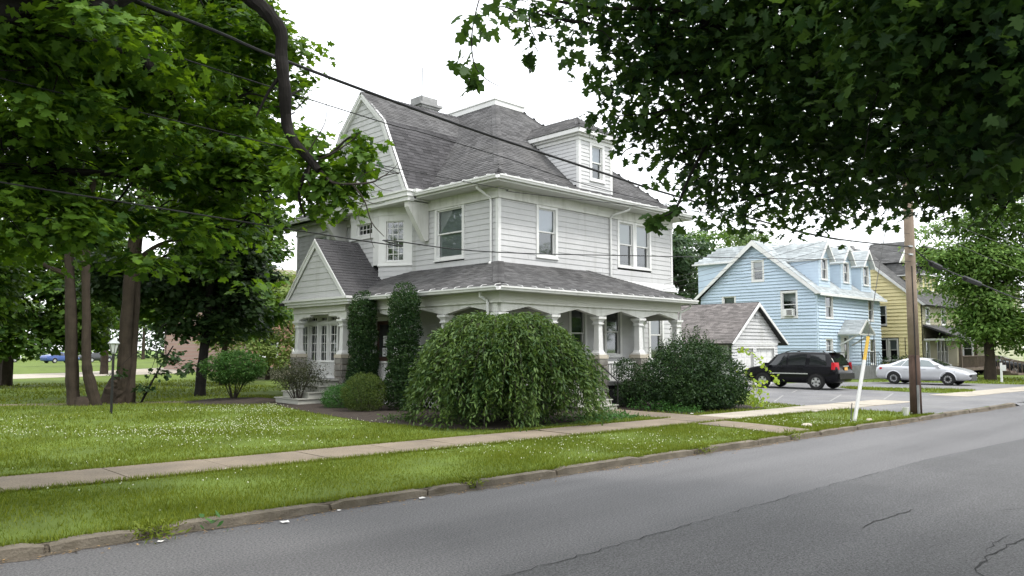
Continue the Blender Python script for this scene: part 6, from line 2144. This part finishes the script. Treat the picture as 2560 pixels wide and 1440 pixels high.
for sg in (-1, 1):
    mb = MB()
    mb.hexa([(1.72, sg * .90, .70), (2.28, sg * .70, .62), (2.30, sg * .66, .62), (1.75, sg * .8, .70), (1.72, sg * .895, .80), (2.26, sg * .72, .72), (2.26, sg * .66, .74), (1.75, sg * .8, .84)])
    mb.build('headlight', M['headlight'], sed)
    mb = MB()
    mb.hexa([(-2.40, sg * .50, .80), (-2.15, sg * .90, .80), (-2.0, sg * .92, .84), (-2.2, sg * .5, .84), (-2.38, sg * .5, .93), (-2.15, sg * .88, .93), (-2.0, sg * .905, .93), (-2.2, sg * .5, .93)])
    mb.build('tail_light', M['redlight'], sed)
    mb = MB()
    mb.box(.82, 1.02, min(sg * .9, sg * 1.1), max(sg * .9, sg * 1.1), .98, 1.1)
    mb.build('mirror', M['silver'], sed)
    for x in (-.85, .1):
        MB().box(x, x + .2, sg * .905 - .025, sg * .905 + .025, .84, .87).build('door_handle', M['silver'], sed)
mb = MB()
mb.hexa([(2.43, -.5, .26), (2.43, .5, .26), (2.3, .6, .26), (2.3, -.6, .26), (2.42, -.45, .58), (2.42, .45, .58), (2.3, .55, .58), (2.3, -.55, .58)])
mb.build('grille', M['blackmetal'], sed)
car('parked_car', 'dark car in deep shade under the linden', (70.5, 17.4, .1), R(-90), SED, (-1.38, 1.40), .33, 'cardark', wn2, 'carglass_lt')
car('parked_car', 'small blue car far off across the side street between the trunks', (31.0, 121, .1), R(20), SED, (-1.38, 1.40), .33, 'carblue', wn2, 'carglass', group='cars across the side street')
car('parked_car', 'white car far off across the side street at the left edge', (26.0, 131, .1), R(20), SUV, (-1.38, 1.40), .36, 'carwhite', wn, 'carglass', group='cars across the side street')
car('parked_car', 'grey car far off across the side street right of the blue one', (36.5, 124, .1), R(20), SED, (-1.38, 1.40), .33, 'cardark', wn2, 'carglass', group='cars across the side street')

# ------------------------------------------------------------------ pole, guy wire, cables
U = thing('utility_pole', 'weathered wooden utility pole with dark creosoted foot at the kerb', 'pole', (25.3, 8.45, .1))
mb = MB()
mb.lathe(25.3, 8.45, [(.168, 0), (.162, .9), (.156, 1.9)], 14)
mb.build('pole_foot', M['creosote'], U, smooth=True)
mb = MB()
mb.lathe(25.3, 8.45, [(.1555, 1.9), (.15, 4.0), (.14, 7.0), (.125, 10.0)], 14)
mb.build('pole_shaft', M['pole'], U, smooth=True)
mb = MB()
mb.tube([(25.155, 8.36, .1), (25.16, 8.365, 4.6)], .014, 6)
mb.build('ground_conduit', M['wire'], U)
mb = MB()
mb.tube([(25.4, 8.32, .1), (25.395, 8.325, 1.5)], .009, 6)
mb.build('metal_strip', M['galv'], U)
mb = MB()
mb.box(25.14, 25.19, 8.30, 8.36, .15, 1.0)
mb.build('cable_guard', M['chim'], U)
mb = MB()
bar(mb, (25.05, 8.38, 4.95), (25.25, 8.35, 4.95), .05, .05)
bar(mb, (25.05, 8.38, 5.2), (25.25, 8.35, 5.2), .05, .05)
mb.build('cable_bracket', M['galv'], U)
mb = MB()
for k in range(7):
    pts = [(25.45 + random.uniform(-.02, .12), 8.3 + random.uniform(-.08, .05), 4.75 - .13 * j + random.uniform(-.05, .05)) for j in range(6)]
    mb.tube(pts, .007, 4)
mb.build('loose_wires', M['wire'], U)
gy = thing('guy_guard', 'leaning white guy wire guard with yellow top on the verge', 'guy guard', (21.97, 8.95, .1))
ga, gb = Vector((21.97, 8.95, .08)), Vector((25.25, 8.47, 9.2))
gd = (gb - ga)
mb = MB()
mb.tube([ga, ga + gd * .185], .05, 10)
mb.build('guard_tube', M['trim'], gy)
mb = MB()
mb.tube([ga + gd * .185, ga + gd * .258], .046, 10)
mb.build('guard_top', M['yellowpl'], gy)
mb = MB()
mb.tube([ga, gb], .012, 5)
mb.build('guy_wire', M['wire_grey'], gy)
mb = MB()
mb.tube([(21.85, 9.0, .1), (22.0, 9.02, .55)], .012, 5)
mb.tube([(21.80, 8.97, .1), (21.93, 8.98, .6)], .012, 5)
mb.build('anchor_rod', M['wire_grey'], gy)
pl_ = thing('pail', 'small dirty white pail beside the pole foot', 'pail', (24.95, 8.6, .1))
mb = MB()
mb.lathe(24.93, 8.62, [(.075, .1), (.095, .34), (.085, .34), (.07, .13)], 12)
mb.build('pail_body', M['trim2'], pl_)


def wire(name, label, pts, r, m='wire', sag=0.0):
    pts = [Vector(p) for p in pts]
    fine = []
    for a, b in zip(pts, pts[1:]):
        n = max(6, int((b - a).length / 1.2))
        for i in range(n):
            t = i / n
            q = a.lerp(b, t)
            q.z -= sag * 4 * t * (1 - t)
            fine.append(q)
    fine.append(pts[-1])
    o = MB().tube(fine, r, 6).build(name, M[m])
    return tag(o, label, 'wire', 'overhead wires')


def hermite(pts, n=6):
    pts = [Vector(p) for p in pts]
    out = []
    m_ = len(pts)
    for i in range(m_ - 1):
        p0, p1, p2, p3 = pts[max(i - 1, 0)], pts[i], pts[i + 1], pts[min(i + 2, m_ - 1)]
        for s in range(n):
            u = s / n
            out.append(.5 * ((2 * p1) + (p2 - p0) * u + (2 * p0 - 5 * p1 + 4 * p2 - p3) * u * u + (3 * p1 - p0 - 3 * p2 + p3) * u ** 3))
    out.append(pts[-1])
    return out


wire('cable', 'thick black cable slanting across the house roof from top left', hermite([(-14, 9.3, 7.6), (-4, 8.9, 6.4), (2.76, 8.6, 5.81), (4.45, 8.6, 5.62), (7.34, 8.6, 5.38), (10.57, 8.6, 5.2), (12.79, 8.58, 5.09), (19.14, 8.5, 4.92), (25.3, 8.4, 5.2)]), .020)
wire('wire', 'thin wire crossing the gambrel roof below the thick cable', hermite([(-14, 9.3, 6.8), (3.76, 8.6, 5.28), (6.74, 8.6, 5.13), (8.15, 8.6, 5.06), (12.25, 8.58, 4.87), (25.3, 8.4, 4.95)]), .007)
wire('wire', 'thin wire crossing the gambrel gable and the upper eave', hermite([(-14, 9.3, 5.6), (4.48, 8.6, 4.54), (5.93, 8.6, 4.55), (8.15, 8.6, 4.56), (10.03, 8.58, 4.63), (25.3, 8.4, 5.6)]), .006)
wire('wire', 'thin wire crossing the upper storey windows', hermite([(-14, 9.3, 4.5), (4.45, 8.6, 3.55), (6.08, 8.6, 3.55), (8.07, 8.6, 3.56), (12.76, 8.58, 3.88), (25.3, 8.4, 4.75)]), .008)
for k in range(4):
    wire('service_wire', ['topmost thin service wire from the pole across the blue house gable', 'second thin service wire crossing the blue house', 'third thin service wire crossing the blue house', 'lowest thin service wire reaching the back of the grey house'][k],
         [(25.3, 8.45, 6.6 - .35 * k), (28.75, 21 + 1.5 * k, 5.0 - .35 * k)], .006, 'wire_grey', .25)
wire('cable', 'thick cable with splice cases dropping right from the pole', hermite([(25.3, 8.4, 5.2), (26.0, 8.35, 5.0), (27, 8.3, 4.79), (30.5, 8.15, 4.45), (38, 7.8, 3.95), (50, 7.2, 4.3), (62, 6.6, 5.4)]), .022)
wire('wire', 'thin wire rising to the right from the pole past the linden', [(25.3, 8.45, 6.1), (62, 6.6, 6.6)], .007, 'wire_grey', 1.3)
wire('wire', 'upper thin wire running right from the pole in front of the linden', [(25.3, 8.45, 6.6), (62, 6.6, 7.4)], .007, 'wire_grey', 1.0)
wire('street_wire', 'wire along the street high behind the leaves left of the pole', [(25.3, 8.45, 8.2), (95, 5.5, 8.4)], .007, 'wire_grey', .8)
for x0, x1, lab in ((26.7, 27.6, 'dark cylindrical splice case hanging on the cable near the pole'), (29.6, 31.2, 'second longer splice case further along the cable')):
    z = lambda x: float(np.interp(x, [25.3, 26, 27, 30.5, 38], [5.2, 5.0, 4.79, 4.45, 3.95]))
    yy = lambda x: float(np.interp(x, [25.3, 30.5, 38], [8.4, 8.15, 7.8]))
    o = MB().tube([(x0, yy(x0), z(x0)), (x0 + .1, yy(x0), z(x0 + .1) - .03), (x1 - .1, yy(x1), z(x1 - .1) - .03), (x1, yy(x1), z(x1))], [.03, .09, .09, .03], 8).build('splice_case', M['wire'])
    tag(o, lab, 'splice case', 'splice cases')

# ------------------------------------------------------------------ lamp post, sign, small things
lp = thing('lamp_post', 'black garden lamp post with grey lantern on the lawn', 'lamp', (8.1, 25.9, .1))
mb = MB().tube([(8.1, 25.9, .05), (8.1, 25.9, 1.95)], .04, 8)
mb.build('post', M['blackmetal'], lp)
mb = MB()
mb.lathe(8.1, 25.9, [(.045, 1.93), (.07, 1.97), (.075, 1.99)], 6)
mb.lathe(8.1, 25.9, [(.155, 2.23), (.175, 2.26), (.13, 2.31), (.08, 2.36), (.03, 2.39), (.012, 2.41), (.012, 2.46)], 6)
mb.build('lantern_cap', M['lampgrey'], lp)
mb = MB()
mb.lathe(8.1, 25.9, [(.072, 1.99), (.135, 2.23)], 6)
mb.build('lantern_glass', M['lampglass'], lp)
mb = MB()
for k in range(6):
    a = math.pi * 2 * (k + .5) / 6
    mb.tube([(8.1 + .076 * math.cos(a), 25.9 + .076 * math.sin(a), 1.98), (8.1 + .14 * math.cos(a), 25.9 + .14 * math.sin(a), 2.24)], .009, 4)
mb.build('lantern_frame', M['blackmetal'], lp)
sg_ = thing('post_sign', 'short white post with a small hanging sign on the far lawn', 'sign', (53.4, 13.0, .1))
MB().box(53.35, 53.45, 12.95, 13.05, .05, 1.25).build('post', M['trim'], sg_)
MB().box(53.37, 53.41, 12.75, 12.95, .78, 1.12).build('panel', M['trim'], sg_)


def litter(label, x, y, z, s, m='litter', seed=0):
    rg = random.Random(seed)
    n = 7
    vs_ = [(0, 0, .02 * s + .01)]
    for k in range(n):
        a = 6.283 * k / n
        r_ = s * rg.uniform(.5, 1.1)
        vs_.append((r_ * math.cos(a), r_ * .7 * math.sin(a), rg.uniform(0, .35) * s))
    o = MB().add(vs_, [(0, 1 + k, 1 + (k + 1) % n) for k in range(n)]).build('litter', M[m], None, (x, y, z))
    return tag(o, label, 'litter', 'litter along the kerb')


litter('crumpled white paper on the road below the middle kerb stone', 4.75, 8.78, .01, .075, seed=1)
litter('flat white scrap lying in the gutter left of the kerb gap', 3.32, 8.85, .01, .045, seed=2)
litter('two folded white papers in the gutter near the broken kerb joint', 6.85, 8.82, .01, .075, seed=3)
litter('small white scrap in the gutter beside the second kerb joint', 5.6, 8.92, .01, .04, seed=4)
litter('white paper lying on the edge of the front walk by the dark shrub', 20.5, 13.2, .13, .07, seed=5)
litter('brown dry leaf on the far edge of the sidewalk', 5.75, 14.1, .13, .08, 'straw', seed=6)
for i, (x, y, s, lab) in enumerate(((19.6, 9.2, .16, 'pale rock lying on the verge left of the guy guard'), (22.5, 8.75, .1, 'small pale rock at the foot of the guy guard'))):
    mb = MB()
    mb.lathe(0, 0, [(s, 0), (s * .95, s * .35), (s * .6, s * .6), (s * .1, s * .66)], 8)
    o = mb.build('rock', M['stonecap'], None, (x, y, .1))
    o.scale = (1.3, .8, .8)
    tag(o, lab, 'rock', 'rocks on the verge')
for i, (x, y, z, s, n, lab) in enumerate(((3.35, 9.05, .02, .28, 260, 'tuft of weeds filling the first gap between kerb stones'), (3.98, 8.84, .02, .11, 14, 'broad leaved weed growing out of the gutter by the long kerb stone'), (7.9, 8.95, .02, .2, 170, 'weed tuft in the broken kerb joint by the papers'),
                                          (13.8, 8.62, .02, .22, 110, 'dry weed clump in the gap between the far kerb stones'), (17.3, 8.5, .05, .22, 150, 'weed clump at the kerb end of the front walk'))):
    shrub('weed', lab, (x, y, z), [(x, y, z + .08, s, .09)], n, .085 if i != 1 else .10, 'narrow' if i != 1 else 'oval', M['grass'] if i != 1 else M['leaf_yew2'], 120 + i, spread=.06, shell=.3, clump=2, droop=-.8, cat='weed', group='weeds along the kerb', zmin=.0, up=.3)

# ------------------------------------------------------------------ grass and clover
def inpoly(x, y, poly):
    ins = np.zeros(len(x), bool)
    j = len(poly) - 1
    for i in range(len(poly)):
        xi, yi = poly[i]
        xj, yj = poly[j]
        c = ((yi > y) != (yj > y)) & (x < (xj - xi) * (y - yi) / (yj - yi + 1e-12) + xi)
        ins ^= c
        j = i
    return ins


ISLAND = [(38.1, 12.9), (38.3, 11.5), (40.2, 11.0), (42.4, 11.4), (41.6, 13.9), (41.4, 16.9), (40.2, 17.2), (38.9, 16.0)]
BED = [(14.0, 27.2), (13.2, 24.6), (12.6, 21.5), (12.2, 18), (12.5, 15.2), (13.4, 14.1), (16.4, 14.2), (18.8, 13.9), (18.8, 17), (30, 19), (30, 34), (16, 34), (16.15, 27.2)]
PARK = [(25.9, 8.2), (33.2, 7.7), (51, 6.7), (50.5, 12.0), (49.2, 17.5), (44.6, 21.0), (42, 28), (36.2, 28), (36.2, 21.2), (33, 18.2), (27.3, 14.6), (26.4, 12.6)]


def lawn_ok(x, y):
    ok = y > KY(x) + .125
    s = y - SW(x)
    ok &= ~((s > .0) & (s < 1.45))
    ok &= ~inpoly(x, y, BED)
    ok &= ~inpoly(x, y, PARK)
    ok &= ~((x > 18.9) & (x < 20.4) & (y > 12) & (y < 16.3))
    ok &= ~inpoly(x, y, [(17.3, 8.4), (18.8, 8.3), (19.2, 10.1), (19.4, 11.6), (18.0, 11.6), (17.8, 10.1)])
    ok &= ~inpoly(x, y, [(20.6, 17), (20.6, 13.4), (24.5, 13.0), (25.6, 14.5), (26, 17)])
    ok &= ~(((x - 13.3) ** 2 + (y - 28.4) ** 2) < 3.2)
    return ok


def blades(x, y, z, h, w, rng):
    n = len(x)
    a = rng.uniform(0, 6.283, n)
    l = rng.uniform(.1, .8, n) * h
    b = rng.uniform(0, 6.283, n)
    V_ = np.zeros((n, 3, 3))
    V_[:, 0] = np.stack([x - np.cos(a) * w, y - np.sin(a) * w, z], 1)
    V_[:, 1] = np.stack([x + np.cos(a) * w, y + np.sin(a) * w, z], 1)
    V_[:, 2] = np.stack([x + np.cos(b) * l, y + np.sin(b) * l, z + h], 1)
    return V_


rng = np.random.default_rng(3)
parts = []
for (x0, x1, y0, y1, dens, h, w) in ((1.2, 22, 7.8, 13.2, 2300, .05, .0048), (1.5, 14, 13.2, 20, 1000, .055, .007), (3, 16, 20, 32, 260, .07, .013), (16, 34, 7, 15, 260, .075, .011), (18, 28, 12.5, 17, 200, .08, .012), (4, 20, 32, 50, 45, .1, .03), (38, 43, 10.9, 17.3, 200, .08, .02), (48, 62, 8, 19, 60, .09, .03), (-4, 4, 10, 33, 90, .07, .012)):
    n = int((x1 - x0) * (y1 - y0) * dens)
    x, y = rng.uniform(x0, x1, n), rng.uniform(y0, y1, n)
    ok = lawn_ok(x, y) if x0 != 38 else inpoly(x, y, ISLAND)
    # thin the sward unevenly and let it bulge over the walk edges
    ok &= rng.random(n) < .55 + .45 * np.sin(x * 1.7 + np.sin(y * 2.1)) * np.sin(y * 1.3 + x * .4)
    x, y = x[ok], y[ok]
    tall = 1 + .35 * np.sin(x * .9 + 1) * np.sin(y * 1.1)
    parts.append(blades(x, y, np.full(len(x), .1 if x0 != 38 else .113), h * rng.uniform(.5, 1.3, len(x)) * tall, w * rng.uniform(.7, 1.3, len(x)), rng))
# ragged fringe along walk and kerb
for f, dy, lo, hi in ((KY, .14, -2, 26), (SW, -.03, -2, 24), (SW, 1.48, -2, 19)):
    n = 9000
    x = rng.uniform(lo, hi, n)
    y = f(x) + dy + rng.normal(0, .035, n)
    parts.append(blades(x, y, np.full(n, .1), rng.uniform(.04, .10, n), rng.uniform(.004, .009, n), rng))
V_ = np.concatenate(parts)
go = link(bpy.data.objects.new('grass', np_mesh('grass', V_, [[0, 1, 2]], M['grass'])))
tag(go, 'short mown grass blades of the lawn and verge', 'grass', kind='stuff')

cl = []
for (x0, x1, y0, y1, n) in ((4, 14, 14.5, 26, 1300), (1.5, 13, 15, 20, 180), (9, 22, 8.9, 12.3, 330), (1.5, 9, 9.5, 12.5, 45), (20, 26, 8.4, 12, 140), (22, 26, 12.5, 14, 70)):
    x, y = rng.uniform(x0, x1, n * 3), rng.uniform(y0, y1, n * 3)
    patch = np.sin(x * .8 + 2 * np.sin(y * .45)) + np.sin(y * .9 + x * .35) + rng.normal(0, .6, n * 3)
    k = (patch > .3) & lawn_ok(x, y)
    cl.append(np.stack([x[k][:n], y[k][:n]], 1))
cl = np.concatenate(cl)
n = len(cl)
r_ = rng.uniform(.008, .016, n)
zz = .1 + rng.uniform(.04, .09, n)
tp8 = np.array([(1, 0, 0), (0, 1, 0), (-1, 0, 0), (0, -1, 0), (0, 0, 1), (0, 0, -1)])
V_ = np.stack([cl[:, 0], cl[:, 1], zz], 1)[:, None, :] + tp8[None] * r_[:, None, None]
co = link(bpy.data.objects.new('clover', np_mesh('clover', V_, [[0, 1, 4], [1, 2, 4], [2, 3, 4], [3, 0, 4], [1, 0, 5], [2, 1, 5], [3, 2, 5], [0, 3, 5]], M['clover'])))
tag(co, 'scattered small white clover flowers in the lawn', 'clover', kind='stuff')
